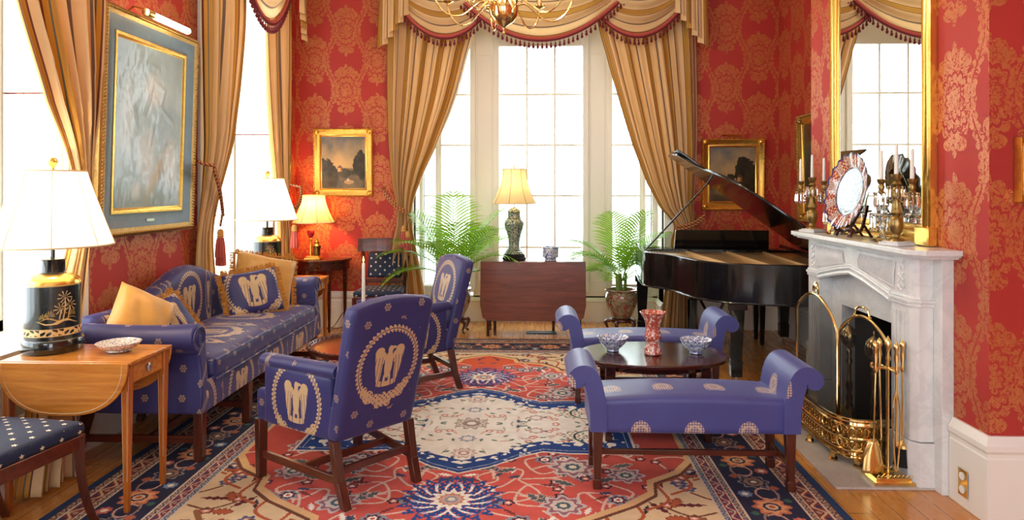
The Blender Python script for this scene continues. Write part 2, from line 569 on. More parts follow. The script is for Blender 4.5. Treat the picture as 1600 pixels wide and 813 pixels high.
        for ax in range(3):
            o = [i for i in range(3) if i != ax]
            for sgn in (-1, 1):
                ga, gb = A[o[0]], A[o[1]]
                for i in range(len(ga) - 1):
                    for j in range(len(gb) - 1):
                        q = []
                        for (a, b) in ((ga[i], gb[j]), (ga[i + 1], gb[j]), (ga[i + 1], gb[j + 1]), (ga[i], gb[j + 1])):
                            p = [0, 0, 0]; p[ax] = sgn; p[o[0]] = a; p[o[1]] = b; q.append(pt(p))
                        if (sgn > 0) == (ax == 1): q.reverse()
                        fs.append(tuple(q))
        return self.add(vs, fs, mat)
    def xform(self, M):
        self.v = [tuple(M @ Vector(p)) for p in self.v]; return self
    def build(self, name, mats, parent=None, smooth=True, uvf=None, bevel=0, bseg=2, angle=40, label=None):
        me = bpy.data.meshes.new(name)
        me.from_pydata(self.v, [], self.f)
        if isinstance(mats, str): mats = [mats]
        for m in mats: me.materials.append(MATS[m])
        me.polygons.foreach_set('material_index', [min(i, len(mats) - 1) for i in self.fm])
        if uvf or self.uv:
            l = me.uv_layers.new(name='UVMap')
            for p in me.polygons:
                for li in p.loop_indices:
                    vi = me.loops[li].vertex_index
                    l.data[li].uv = uvf(me.vertices[vi].co, p.normal) if uvf else self.uv.get(vi, (0, 0))
        if smooth:
            me.polygons.foreach_set('use_smooth', [True] * len(me.polygons))
            try: me.set_sharp_from_angle(angle=math.radians(angle))
            except Exception: pass
        me.update()
        o = bpy.data.objects.new(name, me); COL.objects.link(o)
        if parent: o.parent = parent
        if bevel:
            b = o.modifiers.new('bevel', 'BEVEL'); b.width = bevel; b.segments = bseg; b.limit_method = 'ANGLE'
            b.angle_limit = math.radians(35); b.harden_normals = False
        if label: o['label'] = label
        return o

def thing(name, label, cat, loc=(0, 0, 0), rz=0, group=None):
    o = bpy.data.objects.new(name, None); COL.objects.link(o)
    o.empty_display_size = .1
    o.location = loc; o.rotation_euler = (0, 0, rz); o['label'] = label; o['category'] = cat
    if group: o['group'] = group
    return o
def tag(o, label, cat, group=None, kind=None):
    o['label'] = label; o['category'] = cat
    if group: o['group'] = group
    if kind: o['kind'] = kind
    return o
def struct(name, mb, mats, parent=None, **kw):
    o = mb.build(name, mats, parent, **kw)
    if parent is None: o['kind'] = 'structure'
    return o
def dup(root, loc, rz, label, group=None):
    r = root.copy(); COL.objects.link(r); r.location = loc; r.rotation_euler = (0, 0, rz)
    r['label'] = label
    if group: r['group'] = group
    for ch in list(root.children):
        c = ch.copy(); COL.objects.link(c); c.parent = r
        for g in ch.children:
            d = g.copy(); COL.objects.link(d); d.parent = c
    return r
def arc(cx, cy, r, a0, a1, n, rx=None):
    rx = r if rx is None else rx
    return [(cx + rx * math.cos(math.radians(a0 + (a1 - a0) * i / n)), cy + r * math.sin(math.radians(a0 + (a1 - a0) * i / n))) for i in range(n + 1)]
def smooth_path(pts, n=8):          # Catmull-Rom through points
    P = [Vector(p) for p in pts]; out = []
    for i in range(len(P) - 1):
        a = P[max(i - 1, 0)]; b = P[i]; c = P[i + 1]; d = P[min(i + 2, len(P) - 1)]
        for k in range(n):
            t = k / n
            out.append(.5 * ((2 * b) + (c - a) * t + (2 * a - 5 * b + 4 * c - d) * t * t + (3 * b - a - 3 * c + d) * t ** 3))
    out.append(P[-1]); return out
def interp(knots, t):
    """knots sorted by first item; smooth interpolation of the rest"""
    if t <= knots[0][0]: return knots[0][1:]
    for a, b in zip(knots, knots[1:]):
        if t <= b[0]:
            f = (t - a[0]) / (b[0] - a[0])
            return tuple(p + (q - p) * f for p, q in zip(a[1:], b[1:]))
    return knots[-1][1:]
def crom(knots, n=6):
    """resample knots along their first item with a smooth curve"""
    pts = smooth_path([Vector(k) if len(k) <= 4 else k for k in knots], n)
    return [tuple(p) for p in pts]
def light_point(loc, power, color, r=.03, parent=None, name='bulb_light'):
    l = bpy.data.lights.new(name, 'POINT'); l.energy = power; l.color = color; l.shadow_soft_size = r
    o = bpy.data.objects.new(name, l); COL.objects.link(o); o.location = loc
    if parent: o.parent = parent
    return o

# ------------------------------------------------------------------ room shell
TH = .48                                         # wall thickness
def wall_piece(name, boxes, mat):
    m = MB(); other = 'damask_facing_y' if mat == 'damask_facing_x' else 'damask_facing_x'
    for b in boxes:
        m.box(*b)
        a = 0 if mat == 'damask_facing_x' else 1      # box() face order: -z +z -y +y -x +x
        for k in (-4, -3): m.fm[k] = 1 - a
        for k in (-2, -1): m.fm[k] = a
    return struct(name, m, [mat, other], smooth=False)
# floor and ceiling
struct('floor', MB().box(WX - TH, WR + .12, BACKY - .1, 8.3, -.12, 0), 'oak_boards', smooth=False)
struct('ceiling', MB().box(WX - TH, WR + .12, BACKY - .1, 8.3, CEIL, CEIL + .1), 'ceiling_paint', smooth=False)
# left wall with three tall windows, the first unseen and added for fill (openings sill .62, head 3.55)
WINL = [(-1.65, -.15), (2.30, 3.85), (5.40, 6.90)]
SILL, HEAD = .72, 3.55
bx = []
y = BACKY - .1
for a, b in WINL:
    bx.append((WX - TH, WX, y, a, 0, CEIL)); bx.append((WX - TH, WX, a, b, 0, SILL - .02)); bx.append((WX - TH, WX, a, b, HEAD, CEIL)); y = b
bx.append((WX - TH, WX, y, WY + .4, 0, CEIL))
wall_piece('wall_left', bx, 'damask_facing_x')
BL, BR = -1.34, 1.42                             # bow recess
BD = 7.94                                        # its window plane
wall_piece('wall_back', [(WX, BL, WY, WY + .3, 0, CEIL), (BR, WR, WY, WY + .3, 0, CEIL), (BL, BR, WY, WY + .3, 3.75, CEIL)], 'damask_facing_y')
wall_piece('wall_right', [(WR, WR + .12, BACKY - .1, WY + .3, 0, CEIL)], 'damask_facing_x')
# chimney breast with firebox opening
FY0, FY1, FZ = 3.93, 4.62, .80
wall_piece('wall_chimney', [(CX, WR, 3.24, FY0, 0, CEIL), (CX, WR, FY1, 5.28, 0, CEIL), (CX, WR, FY0, FY1, FZ, CEIL)], 'damask_facing_x')
struct('trim_5', MB().box(CX + .45, CX + .5, FY0 - .02, FY1 + .02, 0, FZ + .05).box(CX + .02, CX + .46, FY0 - .03, FY0 + .004, 0, FZ).box(CX + .02, CX + .46, FY1 - .004, FY1 + .03, 0, FZ), 'firebrick', smooth=False)
# wall behind the camera with two unseen windows added for fill daylight
wall_piece('wall_near', [(WX - TH, -2.15, BACKY - .1, BACKY, 0, CEIL), (-.45, .45, BACKY - .1, BACKY, 0, CEIL), (2.15, WR + .12, BACKY - .1, BACKY, 0, CEIL),
                         (-2.15, -.45, BACKY - .1, BACKY, 0, .4), (.45, 2.15, BACKY - .1, BACKY, 0, .4), (-2.15, -.45, BACKY - .1, BACKY, 3.6, CEIL), (.45, 2.15, BACKY - .1, BACKY, 3.6, CEIL)], 'damask_facing_y')

# baseboards: profile stepping (thickness, height)
def baseboard(name, runs, h=.40):
    """runs: (axis, fixed, side, a, b); side = direction the board faces"""
    m = MB()
    prof = [(0, 0), (.028, 0), (.028, h * .74), (.024, h * .76), (.024, h * .80), (.034, h * .84), (.034, h * .90), (.018, h * .97), (.012, h), (0, h)]
    for ax, fx, sd, a, b in runs:
        if ax == 'x': m.prism(prof, (a, fx, 0), (0, sd, 0), (0, 0, 1), (1, 0, 0), b - a)
        else: m.prism(prof, (fx, a, 0), (sd, 0, 0), (0, 0, 1), (0, 1, 0), b - a)
    return struct(name, m, 'white_paint', smooth=False)
baseboard('baseboard_left', [('y', WX, 1, BACKY, WY)])
baseboard('baseboard_back', [('x', WY, -1, WX, BL), ('x', WY, -1, BR, WR)])
baseboard('baseboard_right', [('y', WR, -1, 5.28, WY), ('y', WR, -1, BACKY, 3.24)])
def mitred(m, stations, h=.40):
    prof = [(0, 0), (.028, 0), (.028, h * .74), (.024, h * .76), (.024, h * .80), (.034, h * .84), (.034, h * .90), (.018, h * .97), (.012, h), (0, h)]
    n = len(prof); vs = [f(p) + (z,) for f in stations for p, z in prof]; fs = []
    for k in range(len(stations) - 1):
        for i in range(n): fs.append((k * n + i, k * n + (i + 1) % n, (k + 1) * n + (i + 1) % n, (k + 1) * n + i))
    fs += [tuple(range(n)), tuple((len(stations) - 1) * n + i for i in range(n))[::-1]]
    m.add(vs, fs)
m = MB()
mitred(m, [lambda p: (CX - p, 3.50), lambda p: (CX - p, 3.24 - p), lambda p: (WR, 3.24 - p)])
mitred(m, [lambda p: (CX - p, 5.10), lambda p: (CX - p, 5.28 + p), lambda p: (WR, 5.28 + p)])
struct('baseboard_chimney', m, 'white_paint', smooth=False)
baseboard('baseboard_near', [('x', BACKY, 1, WX, WR)])

# --- back bow window: central sash and two side sashes in white panelled woodwork
def sash(name, x0, x1, z0, z1, y, cols, rows, parent, zs=None, fw=.035):
    """one glazed sash facing -y: frame with bars, pane"""
    m = MB()
    m.box(x0 - fw, x0, y - .03, y + .03, z0 - fw, z1 + fw).box(x1, x1 + fw, y - .03, y + .03, z0 - fw, z1 + fw)
    m.box(x0, x1, y - .03, y + .03, z0 - fw, z0).box(x0, x1, y - .03, y + .03, z1, z1 + fw)
    for i in range(1, cols):
        x = x0 + (x1 - x0) * i / cols
        m.box(x - .011, x + .011, y - .018, y + .018, z0, z1)
    zz = zs or [z0 + (z1 - z0) * j / rows for j in range(1, rows)]
    for z in zz: m.box(x0, x1, y - .02, y + .016, z - .011, z + .011)
    o = struct(name, m, 'white_paint', parent, smooth=False)
    struct('pane', MB().box(x0, x1, y + .001, y + .004, z0, z1), 'window_glass', o, smooth=False)
    return o
mz = [.86, 1.46, 2.05, 2.64]
m = MB()                                          # woodwork around the sashes
Z1 = 3.20
for a, b in ((BL - .06, -1.30), (-.715, -.445), (.595, .865), (1.36, BR + .06)): m.box(a, b, BD, BD + .12, 0, 3.75)
m.box(BL - .06, BR + .06, BD + .002, BD + .11, Z1 + .035, 3.74).box(BL - .06, BR + .06, BD, BD + .12, 0, .30)
m.box(-1.30, -.75, BD, BD + .12, .30, .41).box(.90, 1.36, BD, BD + .12, .30, .41)
m.box(-1.135, -1.115, BD, BD + .12, .3, 3.3).box(1.245, 1.265, BD, BD + .12, .3, 3.3)
# raised panels and stiles on the piers
for a, b in ((-.715, -.445), (.595, .865)):
    m.box(a - .035, a + .03, BD - .035, BD, .34, 3.4).box(b - .03, b + .035, BD - .035, BD, .34, 3.4)
    m.box(a + .05, b - .05, BD - .012, BD, .46, 3.1)
for a, b in ((-1.15, -1.11), (1.24, 1.28)): m.box(a, b, BD - .03, BD, .34, 3.4)
m.box(-1.11, -.745, BD - .02, BD, .42, .44).box(.895, 1.24, BD - .02, BD, .42, .44)
# reveals of the recess, their panels and the skirting
m.box(BL - .06, BL, WY, BD, 0, 3.75).box(BR, BR + .06, WY, BD, 0, 3.75).box(BL, BR, WY, BD, 3.70, 3.76)
for xx, s in ((BL, 1), (BR, -1)):
    for z0, z1 in ((.5, 1.7), (1.8, 3.3)): m.box(min(xx, xx + s * .012), max(xx, xx + s * .012), WY + .07, BD - .07, z0, z1)
m.box(BL - .13, BL, WY - .035, WY, 0, 3.82).box(BR, BR + .13, WY - .035, WY, 0, 3.82).box(BL - .13, BR + .13, WY - .035, WY, 3.70, 3.88)
struct('trim_1', m, 'white_paint', smooth=False, bevel=.004, bseg=1)
m = MB(); h = .28
prof = [(0, 0), (.03, 0), (.03, h * .8), (.038, h * .86), (.012, h), (0, h)]
m.prism(prof, (BL, BD, 0), (0, -1, 0), (0, 0, 1), (1, 0, 0), BR - BL)
m.prism(prof, (BL, WY, 0), (1, 0, 0), (0, 0, 1), (0, 1, 0), BD - WY).prism(prof, (BR, WY, 0), (-1, 0, 0), (0, 0, 1), (0, 1, 0), BD - WY)
struct('baseboard_bow', m, 'white_paint', smooth=False)
sash('window_1', -.41, .56, .30, Z1, BD + .03, 3, 5, None, mz)
sash('window_2', -1.085, -.75, .42, Z1, BD + .03, 1, 5, None, mz)
sash('window_3', .90, 1.215, .42, Z1, BD + .03, 1, 5, None, mz)
sash('window_4', -1.30, -1.15, .42, Z1, BD + .06, 1, 5, None, mz, fw=.02)
sash('window_5', 1.28, 1.36, .42, Z1, BD + .06, 1, 5, None, mz, fw=.02)

# --- left wall windows: recess with folded shutters, sash at the outside
def side_window(idx, y0, y1):
    xo = WX - TH + .05
    m = MB()
    m.box(xo - .02, xo + .03, y0, y0 + .06, SILL, HEAD).box(xo - .02, xo + .03, y1 - .06, y1, SILL, HEAD)
    m.box(xo - .02, xo + .03, y0, y1, SILL, SILL + .07).box(xo - .02, xo + .03, y0, y1, HEAD - .06, HEAD)
    cols, rows = 3, 5
    for i in range(1, cols):
        yy = y0 + (y1 - y0) * i / cols; m.box(xo - .01, xo + .02, yy - .011, yy + .011, SILL, HEAD)
    for j in range(1, rows):
        zz = SILL + (HEAD - SILL) * j / rows; w = .02 if j == 3 else .011
        m.box(xo - .01, xo + .022, y0, y1, zz - w, zz + w)
    o = struct('window_%d' % idx, m, 'white_paint', smooth=False)
    struct('pane', MB().box(xo, xo + .003, y0, y1, SILL, HEAD), 'window_glass', o, smooth=False)
    s = MB().box(WX - TH, WX + .032, y0, y1, SILL - .05, SILL + .008).box(WX + .032, WX + .05, y0 - .05, y1 + .05, SILL - .05, SILL + .008)
    struct('sill', s, 'white_paint', o, smooth=False)
    # shutters lining both reveals, panelled
    for yy, sg in ((y0, 1), (y1, -1)):
        sh = MB()
        for z0, z1 in ((SILL, 2.09), (2.10, HEAD)):
            sh.box(xo + .04, WX - .005, min(yy, yy + sg * .03), max(yy, yy + sg * .03), z0, z1)
            for za, zb in ((z0 + .09, z0 + .45), (z0 + .54, z1 - .09)):
                ya = yy + sg * .03
                sh.box(xo + .07, WX - .04, min(ya, ya + sg * .008), max(ya, ya + sg * .008), za, zb)
                sh.box(xo + .10, WX - .07, min(ya, ya + sg * .014), max(ya, ya + sg * .014), za + .03, zb - .03)
        struct('shutter', sh, 'white_paint', o, smooth=False, bevel=.003, bseg=1)
    c = MB()                                      # architrave on the room face
    c.box(WX, WX + .03, y0 - .10, y0, .0, HEAD + .1).box(WX, WX + .03, y1, y1 + .10, 0, HEAD + .1).box(WX, WX + .03, y0, y1, HEAD, HEAD + .1)
    c.box(WX, WX + .02, y0, y1, .38, SILL - .04)
    struct('architrave', c, 'white_paint', o, smooth=False, bevel=.006)
side_window(6, *WINL[1]); side_window(7, *WINL[2]); side_window(8, *WINL[0])  # the last stands unseen behind the camera, added for fill daylight
for i, (a, b) in enumerate(((-2.15, -.45), (.45, 2.15))):  # unseen windows added behind the camera to brighten the room
    sash('window_%d' % (9 + i), a + .04, b - .04, .44, 3.56, BACKY - .05, 3, 5, None)
# brass duplex outlet on the skirting of the chimney breast, and one on the back skirting
m = MB().box(CX - .036, CX - .032, 3.345, 3.415, .055, .185)
o = tag(m.build('outlet', 'brass', smooth=False, bevel=.001), 'brass electric outlet plate on white baseboard beside the fireplace', 'outlet')
for z in (.088, .152):
    MB().lathe([(.001, 0), (.020, 0), (.020, .003), (.001, .003)], (CX - .040, 3.38, z), 20, sy=.95, ax='x').build('socket', 'white_paint', o)

# outdoors: lawn and trees far behind the bow window
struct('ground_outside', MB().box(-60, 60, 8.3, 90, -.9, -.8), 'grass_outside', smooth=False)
random.seed(3)
for i, (tx, ty, th_, tr) in enumerate(((-6, 26, 9, 3.2), (1.5, 33, 11, 4), (8.5, 28, 9, 3.4))):
    t = thing('tree', ['pale leafy tree outside, seen through the left side window', 'pale leafy tree outside, seen through the middle window', 'pale leafy tree outside, seen through the right side window'][i], 'tree', (tx, ty, -.8))
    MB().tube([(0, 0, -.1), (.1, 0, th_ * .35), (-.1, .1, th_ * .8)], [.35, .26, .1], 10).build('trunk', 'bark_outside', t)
    f = MB()
    for k in range(700):
        d = Vector([random.gauss(0, 1) for _ in range(3)]).normalized() * (tr * random.random() ** .35)
        c = Vector((d.x, d.y, th_ * .68 + d.z)); s = random.uniform(.15, .35)
        a = Vector([random.gauss(0, 1) for _ in range(3)]).normalized() * s; b = a.orthogonal().normalized() * s * .6
        f.add([c - a, c + b, c + a, c - b], [(0, 1, 2, 3)])
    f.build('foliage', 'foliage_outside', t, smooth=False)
# ------------------------------------------------------------------ armchairs in blue silk
def armchair(label, loc, rz):
    t = thing('armchair', label, 'chair', loc, rz, 'blue upholstered armchairs')
    far = 7.3
    def trap(q):
        f = (q.y + .33) / .62
        return (q.x * (1.0 - .32 * f), q.y, q.z)
    def seat_uv(p, n):
        if abs(n.x) > .6: return (p.y + .02, p.z - .40)
        if n.z > .6: return (p.x, p.y + .03)
        return (p.x + far + .05, p.z)
    m = MB(); m.rbox((0, -.03, .385), (.64, .60, .17), .02, 6, (0, 0, .012), trap)
    m.build('seat', 'blue_damask', t, uvf=seat_uv, angle=60)
    def bk(q):
        s = (q.z - .30) / .68
        x = q.x * (1.0 + .05 * max(0, s)) 
        z = q.z + (.065 * max(0, math.cos(q.x / .29 * PI / 2)) ** .8 * max(0, s) ** 3)
        return (x, q.y + max(0, q.z - .30) * .27, z)
    m = MB(); m.rbox((0, .255, .625), (.47, .10, .65), .03, 8, (0, .006, 0), bk)
    def back_uv(p, n):
        if n.y > .45: return (-p.x, p.z - .66)
        if n.y < -.45: return (p.x, p.z - .76)
        return (p.y + far, p.z)
    m.build('backrest', 'blue_damask', t, uvf=back_uv, angle=60)
    # piping round the outer back
    path = []
    for k in range(41):
        f = k / 40; 
        if f < .4: x, z = -.235, .30 + f / .4 * .66
        elif f < .6: x, z = -.235 + (f - .4) / .2 * .47, .965
        else: x, z = .235, .96 - (f - .6) / .4 * .66
        q = bk(Vector((x, .303, z))); path.append(q)
    for s in (-1, 1):
        a = MB()
        def side(p):      # follow the trapezoid plan
            f = (p.y + .33) / .62
            return (s * ((.325) * (1 - .32 * f) + p.x), p.y, p.z)
        a.rbox((-.032, -.005, .455), (.07, .50, .31), .018, 5, (0, 0, 0), side)
        a.build('arm_panel', 'blue_damask', t, uvf=lambda p, n: (p.y - .0, p.z - .455) if abs(n.x) > .6 else (p.y + far, p.z + p.x), angle=60)
        r = MB()
        pth = []
        for k in range(13):
            f = k / 12; y = -.29 + .56 * f
            pth.append((s * ((.325) * (1 - .32 * (y + .33) / .62) - .03), y, .625 + .012 * f))
        r.tube(pth, [.040] + [.046] * 11 + [.04], 14, flat=.8)
        r.build('arm_roll', 'blue_damask', t, uvf=lambda p, n: (p.y + far, p.x + p.z * .7))
        l = MB(); l.taper((s * .305, -.30, 0), (s * .305, -.30, .31), .021, .021, .026, .026)
        l.build('leg', 'mahogany_z', t, bevel=.003)
        l = MB(); pts = [(s * .215, .36, 0), (s * .222, .315, .12), (s * .226, .275, .31)]
        for p, q in zip(pts, pts[1:]): l.taper(p, q, .021, .021, .022, .022)
        l.build('leg', 'mahogany_z', t, bevel=.002)
        b = MB(); b.hexa([(s * .305 - .010, -.29, .105), (s * .305 + .010, -.29, .105), (s * .222 + .010, .32, .105), (s * .222 - .010, .32, .105)],
                         [(s * .305 - .010, -.29, .145), (s * .305 + .010, -.29, .145), (s * .222 + .010, .32, .145), (s * .222 - .010, .32, .145)])
        b.build('stretcher', 'mahogany_y', t, bevel=.002)
    MB().box(-.26, .26, .02, .042, .107, .142).build('stretcher', 'mahogany', t, bevel=.002)
    MB().box(-.21, .21, .295, .315, .15, .185).build('stretcher', 'mahogany', t, bevel=.002)
    return t
armchair('blue armchair with gold eagle wreaths nearest the camera, its back turned to us', (-1.03, 3.63, .013), math.atan2(-.756, -.655))
armchair('blue armchair with gold eagle wreath facing left beside the left potted palm', (-.99, 5.22, .013), math.atan2(-.85, .53))

# ------------------------------------------------------------------ camel-back sofa
def sofa():
    t = thing('sofa', 'long blue camel-back sofa with rolled arms and gold eagle wreaths against the left wall', 'sofa', (-2.20, 4.78, .013), PI / 2)
    L = 1.06        # half length along local x (world y); front = -y local
    far = 9.1
    m = MB(); m.rbox((0, .0, .36), (2 * L - .10, .70, .17), .015, 8)
    def base_uv(p, n):
        if n.y < -.5: return (cellf(p.x, .50), p.z - .42)
        return (p.x + far, p.z + p.y)
    cellf = lambda x, P: ((x / P + .5) % 1.0 - .5) * P
    # front rail as separate quads so that each wreath keeps its own place
    m.build('seat_rail', 'blue_damask', t, uvf=lambda p, n: (p.x + far, p.z + p.y))
    g = MB()
    g.grid(lambda u, v: (-L + .06 + u * (2 * L - .12), -.353 - .004 * math.sin(PI * v), .28 + v * .175), 200, 6,
           lambda u, v: (cellf(-L + .06 + u * (2 * L - .12), .53) , (v * .175 - .02)))
    g.build('front_rail_cover', 'blue_damask', t)
    m = MB()
    def pf(q): return (q.x, q.y, q.z + .035 * max(0, 1 - (q.x / .95) ** 2) * max(0, 1 - ((q.y + .05) / .36) ** 2) + .006 * math.sin(q.x * 9) * math.cos(q.y * 7))
    m.rbox((0, -.055, .49), (1.84, .62, .13), .04, 14, (0, 0, .0), pf)
    m.build('seat_cushion', 'blue_damask', t, uvf=lambda p, n: (cellf(p.x - .25, .56), p.y + .04) if n.z > .5 else (p.x + far, p.z), angle=70)
    # piping of the cushion
    c = MB()
    for z in (.435, .545):
        c.tube([(-.90, -.362, z), (-.5, -.366, z + .005), (0, -.368, z + .008), (.5, -.366, z + .005), (.90, -.362, z)], .006, 6)
    c.build('piping', 'blue_damask', t, uvf=lambda p, n: (p.x + far, 9.0))
    # camel back
    def bk(q):
        s = max(0, (q.z - .45) / .40)
        hump = .19 * math.exp(-((q.x - .06) / .42) ** 2) - .02 * (abs(q.x) / 1.0) ** 2 + .07 * max(0, abs(q.x) / 1.0 - .7) 
        return (q.x, q.y + s * .03, q.z + hump * s)
    m = MB(); m.rbox((0, .30, .56), (2 * L - .08, .14, .50), .05, 16, (0, -.02, 0), bk)
    m.build('backrest', 'blue_damask', t, uvf=lambda p, n: (cellf(p.x - .02, .62), p.z - .74) if n.y < -.3 else (p.x + far, p.z + p.y), angle=70)
    # rolled arms: section in x-z, swept along y
    for s in (-1, 1):
        sec = [(.0, .28), (.0, .60), (-.02, .66), (-.01, .70)] 
        sec = [(-.155, .28), (-.155, .45), (-.15, .60), (-.165, .66)]
        poly = [(0.0, .28), (0.0, .56), (.010, .63)] + arc(.045, .705, .078, 190, -60, 16) + [(.045, .60), (.065, .52), (.075, .40), (.075, .28)]
        poly = [(-.03, .28), (-.03, .60)] + arc(.045, .70, .080, 175, -75, 18) + [(.055, .60), (.06, .50), (.07, .40), (.075, .28)]
        m = MB()
        def fr(y): return 1.0
        N = len(poly); ys = [.345, .20, .0, -.15, -.28, -.36]
        vs = []; fs = []
        for y in ys:
            k = (y - .345) / -.705
            for (a, z) in poly:
                top = max(0, min(1, (z - .45) / .2))
                vs.append((s * (L - .075 + a), y + (.03 * top if y < -.2 else 0), z - top * .012 * math.sin(k * PI)))
        for j in range(len(ys) - 1):
            for i in range(N):
                i2 = (i + 1) % N
                q = (j * N + i, j * N + i2, (j + 1) * N + i2, (j + 1) * N + i)
                fs.append(q if s > 0 else q[::-1])
        e0 = tuple(range(N)); e1 = tuple((len(ys) - 1) * N + i for i in range(N))
        fs.append(e0[::-1] if s > 0 else e0); fs.append(e1 if s > 0 else e1[::-1])
        m.add(vs, fs)
        def arm_uv(p, n, s=s):
            if n.y < -.6: return (abs(p.x) + far, p.z)
            if p.z < .58 and n.x * s > .5: return (p.y + .02, p.z - .43)
            return (p.y + far + .02, p.z + abs(p.x))
        o = m.build('arm', 'blue_damask', t, uvf=arm_uv, bevel=.012, bseg=3, angle=50)
        sc = MB(); pts = []
        for k in range(40):
            a = k / 39 * 2.4 * PI; r = .075 - .060 * k / 39
            pts.append((s * (L - .03 + r * math.cos(a)), -.338, .70 + r * math.sin(a)))
        sc.tube(pts, .005, 6); sc.build('scroll_piping', 'blue_damask', o, uvf=lambda p, n: (far, 9.0))
    # legs: four square ones in front, four raked ones behind
    for i, x in enumerate((-.99, -.36, .30, .99)):
        MB().taper((x, -.315, 0), (x, -.315, .29), .024, .024, .028, .028).build('leg', 'mahogany_z', t, bevel=.003)
        MB().taper((x, .40, 0), (x, .32, .29), .022, .022, .028, .028).build('leg', 'mahogany_z', t, bevel=.003)
        MB().box(x - .011, x + .011, -.30, .37, .10, .14).build('stretcher', 'mahogany_y', t, bevel=.002)
    MB().box(-.99, .99, -.03, -.008, .102, .138).build('stretcher', 'mahogany', t, bevel=.002)
    return t
sofa()

# ------------------------------------------------------------------ cushions on the sofa
def pillow(name, label, loc, rot, w, h, d, mat, uvf=None, fringe=None, group='cushions on the sofa', knife=0.0, spin=0.0):
    m = MB(); n = 22
    def f(sgn):
        def g(u, v):
            a, b = 2 * u - 1, 2 * v - 1
            pin = 1 - .07 * (abs(a) ** 3) * (1 - b * b) * 0 
            x = a * w / 2 * (1 - .09 * (1 - b * b) ** 1 * abs(a) ** 6 * 0 - .06 * (1 - abs(b)) * abs(a) ** 4)
            y = b * h / 2 * (1 - .06 * (1 - abs(a)) * abs(b) ** 4)
            th = d / 2 * ((1 - a ** 4) * (1 - b ** 4)) ** .55
            th -= knife * d * math.exp(-(a * 3.5) ** 2) * max(0, b) ** 2
            z = sgn * (th + .006 * math.sin(7 * a + 3 * b) * (1 - a * a) * (1 - b * b))
            if b > 0: y -= knife * .4 * h * math.exp(-(a * 3) ** 2) * b ** 2
            return (x, y, z)
        return g
    m.grid(f(1), n, n); 
    b = MB(); b.grid(f(-1), n, n)
    m.add(b.v, [q[::-1] for q in b.f], None, [b.uv[i] for i in range(len(b.v))])
    root = thing(name, label, 'cushion', loc, 0, group)
    root.rotation_euler = rot
    m.xform(Matrix.Rotation(spin, 4, 'Z')); o = m.build('cover', mat, root, uvf=uvf, angle=80)
    if fringe:
        fr = MB(); random.seed(11)
        N = 260
        for k in range(N):
            q = 4 * k / N; e = int(q); c = (q - e) * 2 - 1
            x, y = [(c, -1), (1, c), (-c, 1), (-1, -c)][e]
            px, py = x * w / 2 * (1 - .05 * (1 - abs(y))), y * h / 2 * (1 - .05 * (1 - abs(x)))
            nx, ny = [(0, -1), (1, 0), (0, 1), (-1, 0)][e]
            L = .035 + random.uniform(-.006, .006); j = random.uniform(-.012, .012); jz = random.uniform(-.012, .012)
            tx, ty = -ny, nx
            fr.add([(px - tx * .004, py - ty * .004, 0), (px + tx * .004, py + ty * .004, 0), (px + nx * L + tx * (.003 + j), py + ny * L + ty * (.003 + j), jz), (px + nx * L + tx * (j - .003), py + ny * L + ty * (j - .003), jz)], [(0, 1, 2, 3)])
        ring = [(w / 2 * x * .985, h / 2 * y * .985, 0) for x, y in [(-1, -1), (0, -.97), (1, -1), (.97, 0), (1, 1), (0, .97), (-1, 1), (-.97, 0)]]
        fr.tube(ring, .007, 6, closed=True)
        fr.build('fringe', fringe, root, smooth=False)
    return root
bf = lambda p, n: (p.x, p.y - .005)
# local: x width, y height, z thickness
pillow('throw_cushion', 'plain gold silk cushion leaning on the near arm of the sofa', (-2.34, 3.98, .765), (math.radians(68), math.radians(4), math.radians(62)), .36, .36, .15, 'gold_silk', spin=-.5)
pillow('throw_cushion', 'small blue cushion with thick gold fringe behind the plain gold silk cushion', (-2.29, 4.20, .70), (math.radians(66), math.radians(-22), math.radians(72)), .32, .30, .12, 'blue_damask', bf, 'gold_fringe')
pillow('throw_cushion', 'blue cushion with gold eagle and gold fringe near the far end of sofa', (-2.17, 5.20, .74), (math.radians(66), math.radians(-6), math.radians(40)), .42, .36, .13, 'blue_damask', lambda p, n: (p.x * .85, p.y * .85 - .01), 'gold_fringe')
pillow('throw_cushion', 'gold tasselled silk cushion behind the blue eagle cushion at sofa far end', (-2.20, 5.48, .80), (math.radians(70), math.radians(8), math.radians(35)), .48, .42, .16, 'gold_silk', None, 'gold_fringe', spin=-.12)

